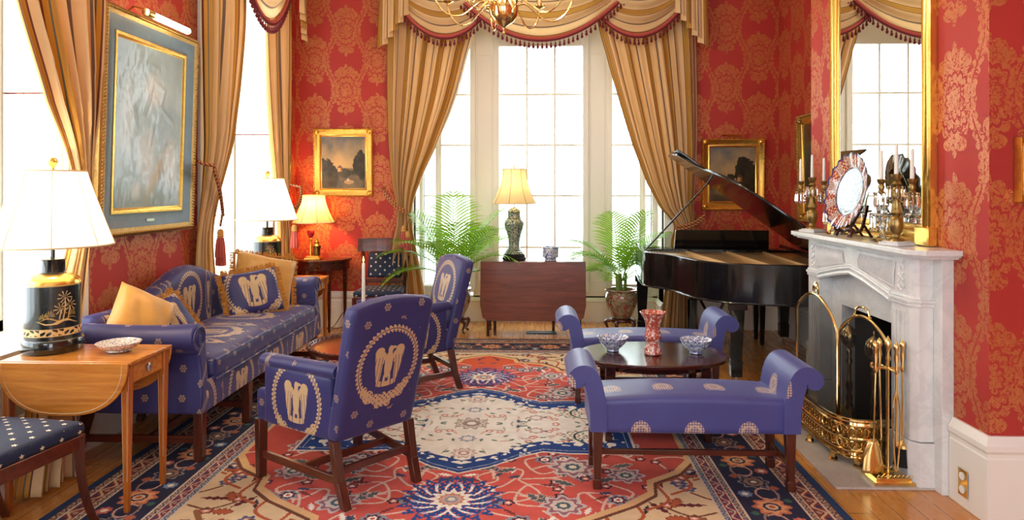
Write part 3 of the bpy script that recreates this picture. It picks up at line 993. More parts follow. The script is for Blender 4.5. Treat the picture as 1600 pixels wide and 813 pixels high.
# ------------------------------------------------------------------ window benches with scroll arms
def bench(label, loc, rz=0):
    t = thing('scroll_bench', label, 'bench', loc, rz, 'blue scroll-arm benches')
    W, D = .52, .18
    m = MB()
    def crown(q): return (q.x, q.y, q.z + .018 * max(0, 1 - (q.x / .52) ** 2) * (1 if q.z > .4 else 0))
    m.rbox((0, 0, .375), (2 * W - .03, 2 * D, .17), .022, 10, (0, 0, .012), crown)
    def suv(p, n):
        if n.z > .5: return (p.x + .135, p.y + .02)
        return (p.x + .0 + .135 + .135, p.z - .30)
    m.build('seat', 'bench_silk', t, uvf=suv, angle=60)
    for s in (-1, 1):
        # S-curved arm: centre line and half thickness
        cl = smooth_path([(-.035, .30), (-.034, .40), (-.022, .49), (-.004, .555), (.022, .588), (.052, .588), (.074, .568)], 5)
        th = [.042 + (.0) for _ in cl]
        up = []; dn = []
        for i, p in enumerate(cl):
            a = cl[max(0, i - 1)]; b = cl[min(len(cl) - 1, i + 1)]; d = (b - a).normalized(); nn = Vector((-d.y, d.x))
            k = i / (len(cl) - 1); h = .042 + .006 * k
            up.append((p.x + nn.x * h, p.y + nn.y * h)); dn.append((p.x - nn.x * h, p.y - nn.y * h))
        e = cl[-1]; d = (cl[-1] - cl[-2]).normalized(); ang = math.degrees(math.atan2(d.y, d.x))
        cap = arc(e.x, e.y, .048, ang + 90, ang - 90, 8)[1:-1]
        poly = up + cap + dn[::-1]
        m = MB()
        N = len(poly)
        if s > 0: m.prism(poly, (W - .0, D + .012, 0), (1, 0, 0), (0, 0, 1), (0, -1, 0), 2 * D + .024)
        else: m.prism([(a, b) for a, b in poly][::-1], (-W, D + .012, 0), (-1, 0, 0), (0, 0, 1), (0, -1, 0), 2 * D + .024)
        m.build('arm', 'bench_silk', t, uvf=lambda p, n: (p.y + .135 - .135, p.z * 1.0 - .50 + .0) if abs(n.y) < .5 else (p.x + .11, p.z + 5.16), bevel=.016, bseg=3, angle=50)
    legs = []
    for sx in (-1, 1):
        for sy in (-1, 1):
            l = MB(); x, y = sx * (W - .035), sy * (D - .03)
            l.taper((x + sx * .004, y, .05), (x, y, .31), .017, .017, .026, .024)
            l.taper((x + sx * .004, y, 0), (x + sx * .004, y, .052), .021, .021, .021, .021)
            l.build('leg', 'mahogany_z', t, bevel=.003)
        MB().box(sx * (W - .035) - .010, sx * (W - .035) + .010, -D + .03, D - .03, .115, .145).build('stretcher', 'mahogany_y', t, bevel=.002)
    MB().box(-W + .03, W - .03, -.012, .012, .118, .146).build('stretcher', 'mahogany', t, bevel=.002)
    return t
bench('blue scroll-arm bench nearest the camera, in front of the oval coffee table', (.81, 3.66, .013))
bench('blue scroll-arm bench behind the oval coffee table, toward the window', (.80, 5.05, .013))

# ------------------------------------------------------------------ chairs with star upholstery
def star_chair(label, loc, rz):
    t = thing('side_chair', label, 'chair', loc, rz, 'chairs in star-pattern fabric')
    # local: faces -y
    def tr(q): return (q.x * (1 - .10 * (q.y + .22) / .44), q.y, q.z)
    MB().rbox((0, -.01, .475), (.50, .46, .06), .024, 6, (0, 0, .02), tr).build('seat', 'star_fabric', t, uvf=lambda p, n: (p.x, p.y) if n.z > .4 else (p.x + p.y, p.z), angle=70)
    m = MB()
    m.hexa([(-.25, -.235, .385), (.25, -.235, .385), (.225, .22, .385), (-.225, .22, .385)], [(-.25, -.235, .448), (.25, -.235, .448), (.225, .22, .448), (-.225, .22, .448)])
    m.build('seat_rail', 'mahogany', t, bevel=.004)
    for s in (-1, 1):
        f = MB(); pts = smooth_path([(s * .232, -.212, .43), (s * .234, -.222, .28), (s * .236, -.26, .12), (s * .24, -.315, 0)], 6)
        f.tube(pts, [.030 - .010 * i / (len(pts) - 1) for i in range(len(pts))], 4); f.build('leg', 'mahogany_z', t)
        b = MB(); pts = smooth_path([(s * .212, .40, 0), (s * .212, .29, .14), (s * .212, .22, .32), (s * .212, .215, .46), (s * .222, .25, .62), (s * .24, .31, .80), (s * .25, .345, .90)], 6)
        b.tube(pts, .021, 4); b.build('leg', 'mahogany_z', t)
    m = MB()
    m.grid(lambda u, v: ((u - .5) * .60, .33 + .045 * (1 - (2 * u - 1) ** 2) - .0 + v * .02, .865 + v * .125), 16, 2)
    b2 = MB(); b2.grid(lambda u, v: ((u - .5) * .60, .305 + .045 * (1 - (2 * u - 1) ** 2) + v * .02, .865 + v * .125), 16, 2)
    m = MB()
    for k in range(12):
        u0, u1 = k / 12, (k + 1) / 12
        q = lambda u, dy, z: ((u - .5) * .60, .30 + .045 * (1 - (2 * u - 1) ** 2) + dy + (z - .86) * .2, z)
        m.hexa([q(u0, 0, .86), q(u1, 0, .86), q(u1, .03, .86), q(u0, .03, .86)], [q(u0, -.004, .985), q(u1, -.004, .985), q(u1, .034, .985), q(u0, .034, .985)])
        m.hexa([q(u0, -.010, .985), q(u1, -.010, .985), q(u1, .04, .985), q(u0, .04, .985)], [q(u0, -.010, 1.0), q(u1, -.010, 1.0), q(u1, .04, 1.0), q(u0, .04, 1.0)])
    m.build('crest_rail', 'mahogany', t)
    def tilt(q): return (q.x, q.y + (q.z - .55) * .26, q.z)
    MB().rbox((0, .262, .715), (.37, .05, .27), .02, 6, (0, .012, 0), tilt).build('back_pad', 'star_fabric', t, uvf=lambda p, n: (p.x + .0, p.z + .01), angle=70)
    MB().box(-.20, .20, .235, .262, .525, .575).build('back_rail', 'mahogany', t, bevel=.004)
    return t
star_chair('dark wood chair with navy star seat against the back wall beside corner table', (-1.60, 7.08, 0), math.radians(4))
star_chair('dark wood chair with navy star seat at the lower left corner, before the satinwood table', (-2.29, 2.80, 0), PI - .12)

# ------------------------------------------------------------------ rug
def make_rug():
    hx, hy, d = 1.89, 2.50, .0052
    nx, ny = int(hx / d), int(hy / d)
    gx = (np.arange(nx) + .5) * d; gy = (np.arange(ny) + .5) * d
    X, Y = np.meshgrid(gx, gy, indexing='ij')
    def c8(*c): return np.array(rgb(*c))
    cream, red, navy, blue = c8(226, 214, 190), c8(202, 84, 74), c8(28, 30, 60), c8(22, 66, 138)
    salmon, white, tan, brown, green, rust, lblue, mar = c8(222, 130, 116), c8(238, 234, 226), c8(196, 164, 124), c8(110, 62, 42), c8(48, 84, 66), c8(176, 86, 52), c8(128, 146, 166), c8(96, 26, 36)
    C = np.empty((nx, ny, 3)); C[:] = cream
    rs = np.random.RandomState(5)
    def noise(s):
        a = rs.rand(int(nx * d / s) + 3, int(ny * d / s) + 3)
        u, v = X / s, Y / s; i, j = u.astype(int), v.astype(int); f, g = u - i, v - j
        f = f * f * (3 - 2 * f); g = g * g * (3 - 2 * g)
        return (a[i, j] * (1 - f) * (1 - g) + a[i + 1, j] * f * (1 - g) + a[i, j + 1] * (1 - f) * g + a[i + 1, j + 1] * f * g)
    def put(mask, col): C[mask] = col
    def local(cx, cy, R):
        i0, i1 = max(0, int((cx - R) / d)), min(nx, int((cx + R) / d) + 2); j0, j1 = max(0, int((cy - R) / d)), min(ny, int((cy + R) / d) + 2)
        return slice(i0, i1), slice(j0, j1)
    def flower(cx, cy, R, n, cols, ph=0.0, clip=None):
        si, sj = local(cx, cy, R * 1.3)
        if si.stop <= si.start or sj.stop <= sj.start: return
        x, y = X[si, sj] - cx, Y[si, sj] - cy; r = np.hypot(x, y); a = np.arctan2(y, x) + ph
        S = C[si, sj]
        for k, (f, col) in enumerate(cols):
            m = r < R * f * (1 + (.16 if k < 2 else .08) * np.cos(n * a))
            if clip is not None: m &= clip[si, sj]
            S[m] = col
    def leaf(cx, cy, L, w, ang, col, clip=None, edge=None):
        si, sj = local(cx, cy, L)
        if si.stop <= si.start or sj.stop <= sj.start: return
        x, y = X[si, sj] - cx, Y[si, sj] - cy
        u = x * math.cos(ang) + y * math.sin(ang); v = -x * math.sin(ang) + y * math.cos(ang)
        k = np.clip(1 - (u / (L * .5)) ** 2, 0, 1); ww = w * k * (1 + .35 * np.cos(u / L * 26))
        S = C[si, sj]
        if edge is not None:
            m = np.abs(v) < ww + .008 * (k > 0)
            if clip is not None: m &= clip[si, sj]
            S[m & (k > 0)] = edge
        m = (np.abs(v) < ww) & (k > 0)
        if clip is not None: m &= clip[si, sj]
        S[m] = col
    def stroke(pts, w, col, clip=None):
        pts = smooth_path([(p[0], p[1], 0) for p in pts], 8)
        for a, b in zip(pts, pts[1:]):
            cx, cy = (a.x + b.x) / 2, (a.y + b.y) / 2; R = (b - a).length / 2 + w
            si, sj = local(cx, cy, R)
            if si.stop <= si.start or sj.stop <= sj.start: continue
            x, y = X[si, sj] - a.x, Y[si, sj] - a.y; dx, dy = b.x - a.x, b.y - a.y; L2 = dx * dx + dy * dy + 1e-12
            t = np.clip((x * dx + y * dy) / L2, 0, 1)
            m = np.hypot(x - t * dx, y - t * dy) < w
            if clip is not None: m &= clip[si, sj]
            C[si, sj][m] = col
    # distance inward from the rug edge
    E_ = np.minimum(hx - X, hy - Y)
    along = np.where((hx - X) < (hy - Y), Y, X)
    field = E_ > .60
    # ---- cream spandrels
    put(field, c8(216, 190, 152))
    cl = field
    for k in range(150):
        cx, cy = rs.uniform(0, 1.3), rs.uniform(0, 1.9)
        q = k % 5
        if q == 0: leaf(cx, cy, .16, .016, rs.uniform(0, PI), mar, cl)
        elif q == 1: flower(cx, cy, .040, 6, [(1, c8(64, 80, 120)), (.6, c8(170, 120, 120)), (.3, cream)], 0, cl)
        elif q == 2: leaf(cx, cy, .11, .022, rs.uniform(0, PI), rust, cl, brown)
        elif q == 3: leaf(cx, cy, .10, .012, rs.uniform(0, PI), navy, cl)
        else: flower(cx, cy, .034, 5, [(1, brown), (.65, salmon), (.3, cream)], 0, cl)
    for a in range(7):
        x0, y0 = .35 + a * .15, 1.85 - a * .17
        stroke([(x0, y0), (x0 + .12, y0 - .10), (x0 + .10, y0 - .28), (x0 + .22, y0 - .36)], .009, rust, cl)
        stroke([(x0 + .10, y0 - .02), (x0 + .20, y0 + .06), (x0 + .32, y0 + .02)], .007, brown, cl)
    for (a, b) in (((.55, 1.30), (.95, 1.62)), ((.75, 1.72), (1.2, 1.25))):
        stroke([a, ((a[0] + b[0]) / 2 + .08, (a[1] + b[1]) / 2 - .04), b], .014, c8(140, 92, 56), cl)
    # ---- the red lobed field
    def poly_in(P):
        m = np.zeros_like(X, bool)
        for (x0, y0), (x1, y1) in zip(P, P[1:]):
            yy = y0 + (y1 - y0) * np.clip((X - x0) / max(1e-6, x1 - x0), 0, 1)
            m |= (X >= x0) & (X < x1) & (Y < yy)
        return m
    P0 = [(0, 1.80), (.22, 1.66), (.24, 1.56), (.46, 1.50), (.58, 1.36), (.60, 1.28), (.86, 1.10), (.98, .98), (1.0, .84), (1.16, .72), (1.26, .56), (1.27, 0)]
    def grow(P, g): return [(x + (g if x > 0 else 0), y + g if y > 0 else y) for x, y in P]
    put(poly_in(grow(P0, .045)) & field, brown); put(poly_in(grow(P0, .030)) & field, c8(222, 180, 130))
    redm = poly_in(P0) & field
    tone = noise(.5)
    C[redm] = red * (.85 + .3 * tone[redm][:, None])
    upper = redm & (Y > 1.42); C[upper] = c8(206, 84, 46)
    # white arabesque vines and flowers on the red
    for k in range(26):
        x0, y0 = rs.uniform(.1, 1.15), rs.uniform(.45, 1.55); a = rs.uniform(0, 2 * PI); s = rs.uniform(.12, .22)
        stroke([(x0, y0), (x0 + s * math.cos(a), y0 + s * math.sin(a)), (x0 + s * 1.4 * math.cos(a + .9), y0 + s * 1.4 * math.sin(a + .9)), (x0 + s * math.cos(a + 1.6), y0 + s * math.sin(a + 1.6))], .007, c8(220, 190, 176), redm)
    for k in range(150):
        cx, cy = rs.uniform(0, 1.27), rs.uniform(.35, 1.75)
        q = k % 6
        if q == 0: flower(cx, cy, .052, 7, [(1, lblue), (.72, mar), (.45, white), (.2, red)], 0, redm)
        elif q == 1: leaf(cx, cy, .13, .020, rs.uniform(0, PI), c8(80, 92, 96), redm, c8(214, 170, 160))
        elif q == 2: flower(cx, cy, .030, 5, [(1, navy), (.6, salmon), (.3, white)], 0, redm)
        elif q == 3: leaf(cx, cy, .09, .014, rs.uniform(0, PI), white, redm)
        elif q == 4: leaf(cx, cy, .08, .014, rs.uniform(0, PI), c8(52, 66, 104), redm)
        else: leaf(cx, cy, .10, .012, rs.uniform(0, PI), c8(120, 44, 44), redm)
    for (cx, cy, R) in ((.62, .68, .12), (.95, .42, .10), (.55, 1.14, .10), (.90, .78, .09)):
        flower(cx, cy, R, 8, [(1, c8(200, 190, 190)), (.82, c8(150, 96, 110)), (.62, c8(210, 196, 190)), (.36, c8(70, 96, 110)), (.18, cream)], 0, redm)
    # ---- blue star rosettes
    for (cx, cy) in ((0, 1.09),):
        x, y = X - cx, Y - cy; r = np.hypot(x, y); a = np.arctan2(y, x)
        j = np.abs(((a * 20 / (2 * PI)) % 1) - .5) * 2
        k2 = np.abs(((a * 16 / (2 * PI) + r * 9) % 1) - .5) * 2
        jag = ((np.sin(x * 150) * np.sin(y * 150)) > -.55)
        put((r < .200 + .080 * j) & (r > .09) & jag, blue); put((np.abs(r - .225 + .02 * np.cos(20 * a)) < .010) & (j > .75), red)
        put((r < .155 + .02 * k2) & (r > .11) & (k2 > .72), white)
        put((np.abs(r - .185) < .012) & (k2 > .66), c8(196, 170, 190))
        flower(cx, cy, .098, 12, [(1, white), (.72, cream), (.62, rust), (.55, c8(206, 160, 150)), (.34, lblue), (.2, cream)])
    # ---- central white medallion with blue outline
    M0 = [(0, .765), (.16, .68), (.34, .52), (.46, .45), (.62, .475), (.985, .475)]
    def med(g):
        m = np.zeros_like(X, bool)
        P = [(x, y - g * 1.15) for x, y in M0[:-1]] + [(M0[-1][0] - g, M0[-1][1] - g * 1.15), (M0[-1][0] - g, -1)]
        for (x0, y0), (x1, y1) in zip(P, P[1:]):
            if x1 <= x0: continue
            yy = y0 + (y1 - y0) * np.clip((X - x0) / (x1 - x0), 0, 1)
            m |= (X >= x0) & (X < x1) & (Y < yy)
        return m
    put(med(-.022), c8(226, 214, 204)); put(med(-.008), c8(20, 62, 134))
    inner = med(.135) ; wav = noise(.06)
    jag = med(.088) & (np.sin(X * 48 + Y * 20) * np.sin(Y * 52 - X * 15) > .15) | inner
    ring = med(.0) & ~jag
    put(jag, white)
    put(med(.0) & ~jag & (noise(.022) * noise(.05) > .56), white)
    put(med(.018) & ~med(.024), c8(170, 180, 200))
    mm = med(.135)
    for k in range(130):
        cx, cy = rs.uniform(0, .95), rs.uniform(0, .68); q = k % 5
        if q == 0: leaf(cx, cy, .06, .012, rs.uniform(0, PI), c8(62, 80, 120), mm)
        elif q == 1: leaf(cx, cy, .08, .010, rs.uniform(0, PI), c8(222, 186, 172), mm)
        elif q == 2: flower(cx, cy, .024, 5, [(1, c8(206, 130, 116)), (.5, white)], 0, mm)
        elif q == 3: leaf(cx, cy, .10, .006, rs.uniform(0, PI), c8(186, 170, 156), mm)
        else: leaf(cx, cy, .05, .010, rs.uniform(0, PI), c8(92, 120, 104), mm)
    flower(0, 0, .10, 10, [(1, c8(170, 160, 150)), (.8, c8(214, 204, 192)), (.6, c8(160, 140, 130)), (.3, white)])
    flower(0, .50, .07, 10, [(1, c8(206, 180, 176)), (.7, white), (.5, c8(190, 150, 150)), (.25, white)])
    flower(0, .27, .05, 8, [(1, c8(150, 160, 180)), (.6, white)]); flower(.42, .12, .05, 8, [(1, c8(196, 168, 160)), (.6, white)]); flower(.66, .2, .07, 9, [(1, c8(140, 150, 130)), (.8, white), (.5, c8(200, 160, 150)), (.3, white)])
    put((np.abs(np.hypot((X - .80) / 1.2, Y - .22) - .12) < .006) & mm, green)
    # corner pieces
    put(field & (X > 1.05) & (Y > 1.62) & (X + Y > 2.95), green)
    put(field & (X > 1.05) & (Y > 1.62) & (np.abs(X + Y - 2.95) < .02), tan)
    # ---- border bands, measured from the edge inward
    def band(a, b): return (E_ >= a) & (E_ < b)
    put(band(0, .045), c8(22, 52, 92))
    def guard(a, b, bg, c1, c2, per):
        m = band(a, b); C[m] = bg
        mid = (a + b) / 2; hw = (b - a) / 2
        t = (along / per) % 1.0
        e = (E_ - mid) / hw
        wv = .55 * np.sin(2 * PI * along / per)
        put(m & (np.abs(e - wv) < .22), c1)
        put(m & (np.hypot((t - .25) * per / hw, e + .35) < .38), c2); put(m & (np.hypot((t - .75) * per / hw, e - .35) < .38), c1 * .6 + c2 * .4)
    def line(a, col, w=.005): put((np.abs(E_ - a) < w), col)
    guard(.045, .085, c8(176, 150, 124), c8(70, 50, 60), c8(150, 70, 56), .07)
    guard(.085, .155, c8(120, 48, 46), c8(206, 168, 130), c8(40, 44, 80), .12)
    guard(.155, .190, c8(176, 150, 124), c8(70, 50, 60), c8(150, 70, 56), .07)
    main = band(.19, .48); C[main] = navy
    mid = .335; t = along / .56
    sn = mid + .075 * np.sin(2 * PI * t)
    put(main & (np.abs(E_ - sn) < .006), c8(150, 120, 110))
    ph = (t % 1.0)
    for f0, r0, cols in ((.0, .085, [(1, c8(190, 108, 76)), (.78, c8(214, 150, 104)), (.5, navy), (.34, c8(204, 176, 146)), (.18, rust)]), (.5, .075, [(1, c8(140, 130, 130)), (.84, navy), (.66, c8(150, 110, 90)), (.4, c8(90, 70, 70)), (.2, cream)]),
                         (.25, .034, [(1, c8(190, 96, 84)), (.5, cream)]), (.75, .034, [(1, c8(110, 130, 160)), (.5, cream)]), (.37, .024, [(1, c8(168, 88, 60))]), (.63, .024, [(1, c8(168, 88, 60))]), (.12, .02, [(1, c8(60, 90, 80))]), (.88, .02, [(1, c8(60, 90, 80))])):
        off = {0.0: 0, .5: 0, .25: -.085, .75: .085, .37: .08, .63: -.08, .12: .1, .88: -.1}[f0]
        u = (((ph - f0 + .5) % 1.0) - .5) * .56; v = E_ - mid - off
        r = np.hypot(u, v); a = np.arctan2(v, u)
        for k, (f, col) in enumerate(cols): put(main & (r < r0 * f * (1 + (.14 if k < 2 else .05) * np.cos(8 * a))), col)
    for s in (-1, 1):
        u = (((ph - .25 * s + .5) % 1.0) - .5) * .56; v = E_ - mid - .02 * s; r = np.hypot(u * .8, v)
        put(main & (np.abs(r - .05) < .005) & (v * s < .03), c8(196, 150, 130))
    guard(.48, .515, c8(170, 150, 132), c8(50, 56, 90), c8(140, 60, 54), .07)
    guard(.515, .565, c8(120, 44, 56), c8(190, 166, 150), c8(52, 60, 110), .10)
    guard(.565, .60, c8(150, 156, 160), c8(56, 76, 116), c8(150, 74, 60), .07)
    for a in (.085, .155, .19, .48, .515, .565, .60): line(a, c8(206, 186, 168), .0035)
    line(.045, c8(90, 40, 40), .003)
    # woven unevenness of the dye (abrash) and mirror into four quadrants
    ab = .93 + .14 * noise(.04)
    C *= ab[:, :, None]
    Q = np.concatenate([C[::-1], C], 0); Q = np.concatenate([Q[:, ::-1], Q], 1)
    NX, NY = Q.shape[:2]
    xs = (np.arange(NX + 1) - NX / 2) * d; ys = (np.arange(NY + 1) - NY / 2) * d
    GX, GY = np.meshgrid(xs, ys, indexing='ij')
    V = np.stack([GX, GY, np.full_like(GX, .011)], -1).reshape(-1, 3).astype(np.float32)
    nvt = len(V)
    edge = np.array([(xs[0], ys[0], 0), (xs[-1], ys[0], 0), (xs[-1], ys[-1], 0), (xs[0], ys[-1], 0)], np.float32)
    V = np.concatenate([V, edge])
    I = np.arange(NX)[:, None] * (NY + 1) + np.arange(NY)[None, :]
    F = np.stack([I, I + NY + 1, I + NY + 2, I + 1], -1).reshape(-1, 4)
    c = [0, NX * (NY + 1), NX * (NY + 1) + NY, NY]
    side = np.array([[nvt, nvt + 1, c[1], c[0]], [nvt + 1, nvt + 2, c[2], c[1]], [nvt + 2, nvt + 3, c[3], c[2]], [nvt + 3, nvt, c[0], c[3]], [nvt + 3, nvt + 2, nvt + 1, nvt]])
    F = np.concatenate([F, side]).astype(np.int32)
    me = bpy.data.meshes.new('rug')
    me.vertices.add(len(V)); me.vertices.foreach_set('co', V.ravel())
    me.loops.add(F.size); me.loops.foreach_set('vertex_index', F.ravel())
    me.polygons.add(len(F)); me.polygons.foreach_set('loop_start', np.arange(0, F.size, 4, dtype=np.int32)); me.polygons.foreach_set('loop_total', np.full(len(F), 4, np.int32))
    me.materials.append(MATS['rug_wool'])
    at = me.attributes.new('Col', 'FLOAT_COLOR', 'FACE')
    A = np.ones((len(F), 4), np.float32); A[:NX * NY, :3] = np.clip(Q.reshape(-1, 3), 0, 1); A[NX * NY:, :3] = c8(24, 40, 70)
    at.data.foreach_set('color', A.ravel())
    me.update()
    o = bpy.data.objects.new('rug', me); COL.objects.link(o); o.location = (-.41, 4.45, 0.001)
    tag(o, 'large oriental rug, red and cream field with navy border, under the seating', 'rug')
make_rug()
# ------------------------------------------------------------------ curtains
def curtain(name, label, knots, place, folds=9, amp=.045, width=2.0, tie=None, seed=1, group=None):
    """knots: (z, left edge, right edge, fold depth factor); place(s, d, z) -> world; tie = z of the tieback"""
    rnd = random.Random(seed); ph = [rnd.uniform(0, 6.28) for _ in range(4)]
    kn = sorted(knots, key=lambda k: -k[0])
    kn = [tuple(-k[0] if i == 0 else v for i, v in enumerate(k)) for k in kn]
    P = [Vector((k[0], k[1], k[2], k[3])) for k in kn]
    out = []
    for i in range(len(P) - 1):
        a = P[max(i - 1, 0)]; b = P[i]; c = P[i + 1]; d = P[min(i + 2, len(P) - 1)]
        n = 7
        for k in range(n):
            t = k / n
            out.append(.5 * ((2 * b) + (c - a) * t + (2 * a - 5 * b + 4 * c - d) * t * t + (3 * b - a - 3 * c + d) * t ** 3))
            out[-1][0] = b[0] + (c[0] - b[0]) * t
    out.append(P[-1])
    NU = folds * 14; m = MB(); vs = []; uvs = []; W = NU + 1
    for q in out:
        z, l, r, k = -q[0], q[1], q[2], q[3]
        for i in range(W):
            u = i / NU
            uu = u + .018 * math.sin(6.28 * u * 1.5 + ph[0] + z * .7)
            a = 2 * PI * folds * uu + ph[1]
            w = math.sin(a) + .35 * math.sin(a * .5 + ph[2] + z * .8) + .18 * math.sin(2.3 * a + ph[3])
            dd = amp * k * w + .03 * math.sin(PI * u) * k
            s = l + (r - l) * u + .012 * k * math.cos(a)
            vs.append(place(s, dd, z)); uvs.append((u * width, z))
    fs = []
    for j in range(len(out) - 1):
        for i in range(NU): fs.append((j * W + i, j * W + i + 1, (j + 1) * W + i + 1, (j + 1) * W + i))
    m.add(vs, fs, None, uvs)
    root = thing(name, label, 'curtain', place((knots[-1][1] + knots[-1][2]) / 2, 0, knots[-1][0]), 0, group)
    inv = -Vector(root.location)
    m.v = [tuple(Vector(p) + inv) for p in m.v]
    o = m.build('panel', 'striped_silk', root, angle=80)
    s = o.modifiers.new('thick', 'SOLIDIFY'); s.thickness = .004
    if tie:
        zt, s0, s1, drop, hook, tass = tie
        loc = lambda s, d, z: Vector(place(s, d, z)) + inv
        rp = MB(); n = 30; pts = []
        for i in range(n + 1):
            f = i / n; pts.append(loc(s0 + (s1 - s0) * f, .10 + .03 * math.sin(PI * f), zt + drop * (1 - f) - .03 * math.sin(PI * f)))
        rp.tube(pts, .013, 8)
        pts = [p + Vector((0, 0, -.032)) for p in pts]; rp.tube(pts, .013, 8)
        back = [loc(s0, .10, zt + drop), loc(s0 + (-.03 if s1 > s0 else .03), 0.0, zt + drop + .02), loc(s0 + (-.04 if s1 > s0 else .04), -.09, zt + drop + .04)]
        rp.tube(smooth_path(back, 5), .012, 8)
        if hook: rp.tube([loc(s1, .10, zt - .02), loc(s1, .11, zt - .12)], .010, 6)
        rp.build('tieback', 'rope', root)
        if tass:
            for k, (ts, tz) in enumerate(tass):
                tm = MB(); c = loc(ts, .13, tz)
                tm.lathe([(.001, .05), (.018, .045), (.028, .02), (.024, 0), (.030, -.01), (.022, -.025)], c, 12)
                tb = MB(); random.seed(k)
                tb.lathe([(.026, -.025), (.034, -.08), (.040, -.17), (.036, -.185), (.001, -.185)], c, 20, lobes=10, lamp=.10)
                h = tm.build('tassel', 'rope', root); tb.build('tassel_skirt', 'braid_pink', h)
    return root
back = lambda s, d, z: (s, 7.40 - d, z)
def cpair():
    # heights down the panel: (z, left, right, fold factor)
    curtain('curtain', 'striped gold curtain panel left of the back bow window, tied back to the left',
            [(3.9, -1.60, -.62, .7), (3.4, -1.60, -.62, .8), (3.0, -1.60, -.72, .9), (2.5, -1.60, -.86, .9), (2.0, -1.585, -1.06, .9), (1.6, -1.55, -1.24, .8), (1.32, -1.50, -1.33, .55), (1.2, -1.50, -1.33, .55), (1.0, -1.54, -1.30, .7), (.5, -1.60, -1.20, .8), (.02, -1.62, -1.14, .9)],
            back, 6, .038, 1.9, (1.30, -1.62, -1.36, .22, True, [(-1.40, 1.10), (-1.36, 1.04)]), 3, 'curtains of the bow window')
    curtain('curtain', 'striped gold curtain panel right of the back bow window, behind the piano lid',
            [(3.9, .66, 1.72, .7), (3.4, .68, 1.74, .8), (3.0, .78, 1.75, .9), (2.5, .92, 1.755, .9), (2.0, 1.07, 1.75, .9), (1.6, 1.22, 1.73, .85), (1.34, 1.36, 1.71, .75), (1.16, 1.50, 1.72, .65), (1.0, 1.48, 1.70, .7), (.5, 1.42, 1.72, .85), (.02, 1.36, 1.76, .9)],
            back, 6, .042, 1.9, (1.14, 1.80, 1.50, .12, True, None), 5, 'curtains of the bow window')
cpair()
left = lambda s, d, z: (WX + .15 + d, s, z)
def behind(s, d, z):            # slips flat against the wall behind the sofa back
    k = max(0, min(1, (z - .85) / 1.15)); k = k * k * (3 - 2 * k)
    return (WX + .05 + .10 * k + max(-.012, d * (.18 + .82 * k)) if k < 1 else WX + .15 + d, s, z)
curtain('curtain', 'striped gold curtain at the far left window, panel beside the blank framed picture',
        [(3.9, 5.12, 5.86, .7), (3.0, 5.12, 5.84, .9), (2.5, 5.12, 5.74, .9), (2.0, 5.12, 5.58, .9), (1.7, 5.13, 5.48, .8), (1.42, 5.15, 5.42, .6), (1.2, 5.15, 5.42, .6), (.9, 5.16, 5.50, .8), (.5, 5.16, 5.52, .9), (.02, 5.16, 5.54, .9)],
        behind, 6, .045, 1.9, (1.36, 5.12, 5.44, .36, True, [(5.46, 1.17), (5.50, 1.10)]), 8, 'curtains of the left wall')
curtain('curtain', 'striped gold curtain at the far left window, panel nearest the oval picture',
        [(3.9, 6.30, 6.92, .7), (3.0, 6.32, 6.92, .8), (2.5, 6.36, 6.90, .9), (2.0, 6.44, 6.87, .85), (1.6, 6.54, 6.85, .7), (1.36, 6.62, 6.84, .6), (1.1, 6.64, 6.88, .7), (.5, 6.60, 6.92, .9), (.02, 6.60, 6.94, .9)],
        left, 6, .035, 1.5, (1.34, 6.98, 6.72, .22, False, [(6.70, 1.14)]), 9, 'curtains of the left wall')
curtain('curtain', 'striped gold curtain beside the near left window, behind the largest white lamp shade',
        [(3.9, 3.00, 3.88, .7), (3.0, 3.10, 3.88, .9), (2.5, 3.24, 3.87, .9), (2.0, 3.46, 3.82, .9), (1.65, 3.64, 3.78, .5), (1.45, 3.66, 3.78, .5), (1.1, 3.56, 3.72, .6), (.6, 3.36, 3.64, .8), (.25, 3.32, 3.62, .9), (.02, 3.26, 3.62, 1.0)],
        left, 6, .045, 1.9, None, 12, 'curtains of the left wall')

def swag(m, fr, place, xc, zb, k, ztop, depth=.16, n=44):
    """swag hanging from ztop, lowest at (xc, zb), lower edge z = zb + k dx^2"""
    hw = math.sqrt((ztop - zb) / k)
    def f(u, v):
        a = 2 * u - 1
        lowz = zb + k * (a * hw) ** 2
        zz = ztop - (ztop - lowz) * v ** .8
        d = .05 + depth * math.sin(PI * min(1, v * .9 + .1)) * (1 - a * a) * .8 + .03 * v
        d += (1 - a * a) ** .6 * .022 * math.sin(v * 2 * PI * 4.5 + a * a * 2.2)
        return place(xc + a * hw, d, zz)
    m.grid(f, n, 40, lambda u, v: (v * 1.15 + .1, u * hw * 2))
    # trim: pink braid, a maroon heading and bell-shaped drops
    L = 0; pts = []
    for i in range(201):
        a = -1 + 2 * i / 200; pts.append((a * hw, zb + k * (a * hw) ** 2))
    dd = lambda a: .085 + .03
    fr.cur = 0
    fr.tube([place(xc + p[0], .10 + .025 * (1 - (p[0] / hw) ** 2), p[1] - .004) for p in pts[::4]], .017, 6, flat=1)
    fr.cur = 1
    fr.tube([place(xc + p[0], .10 + .025 * (1 - (p[0] / hw) ** 2), p[1] - .028) for p in pts[::4]], .013, 6)
    acc = 0; last = pts[0]
    for p in pts[1:]:
        acc += math.hypot(p[0] - last[0], p[1] - last[1]); last = p
        if acc > .044:
            acc = 0
            c = place(xc + p[0], .10 + .025 * (1 - (p[0] / hw) ** 2), p[1] - .035)
            fr.lathe([(.001, 0), (.003, -.010), (.004, -.022), (.012, -.030), (.007, -.038), (.015, -.058), (.013, -.070), (.001, -.082)], c, 7)
    return hw
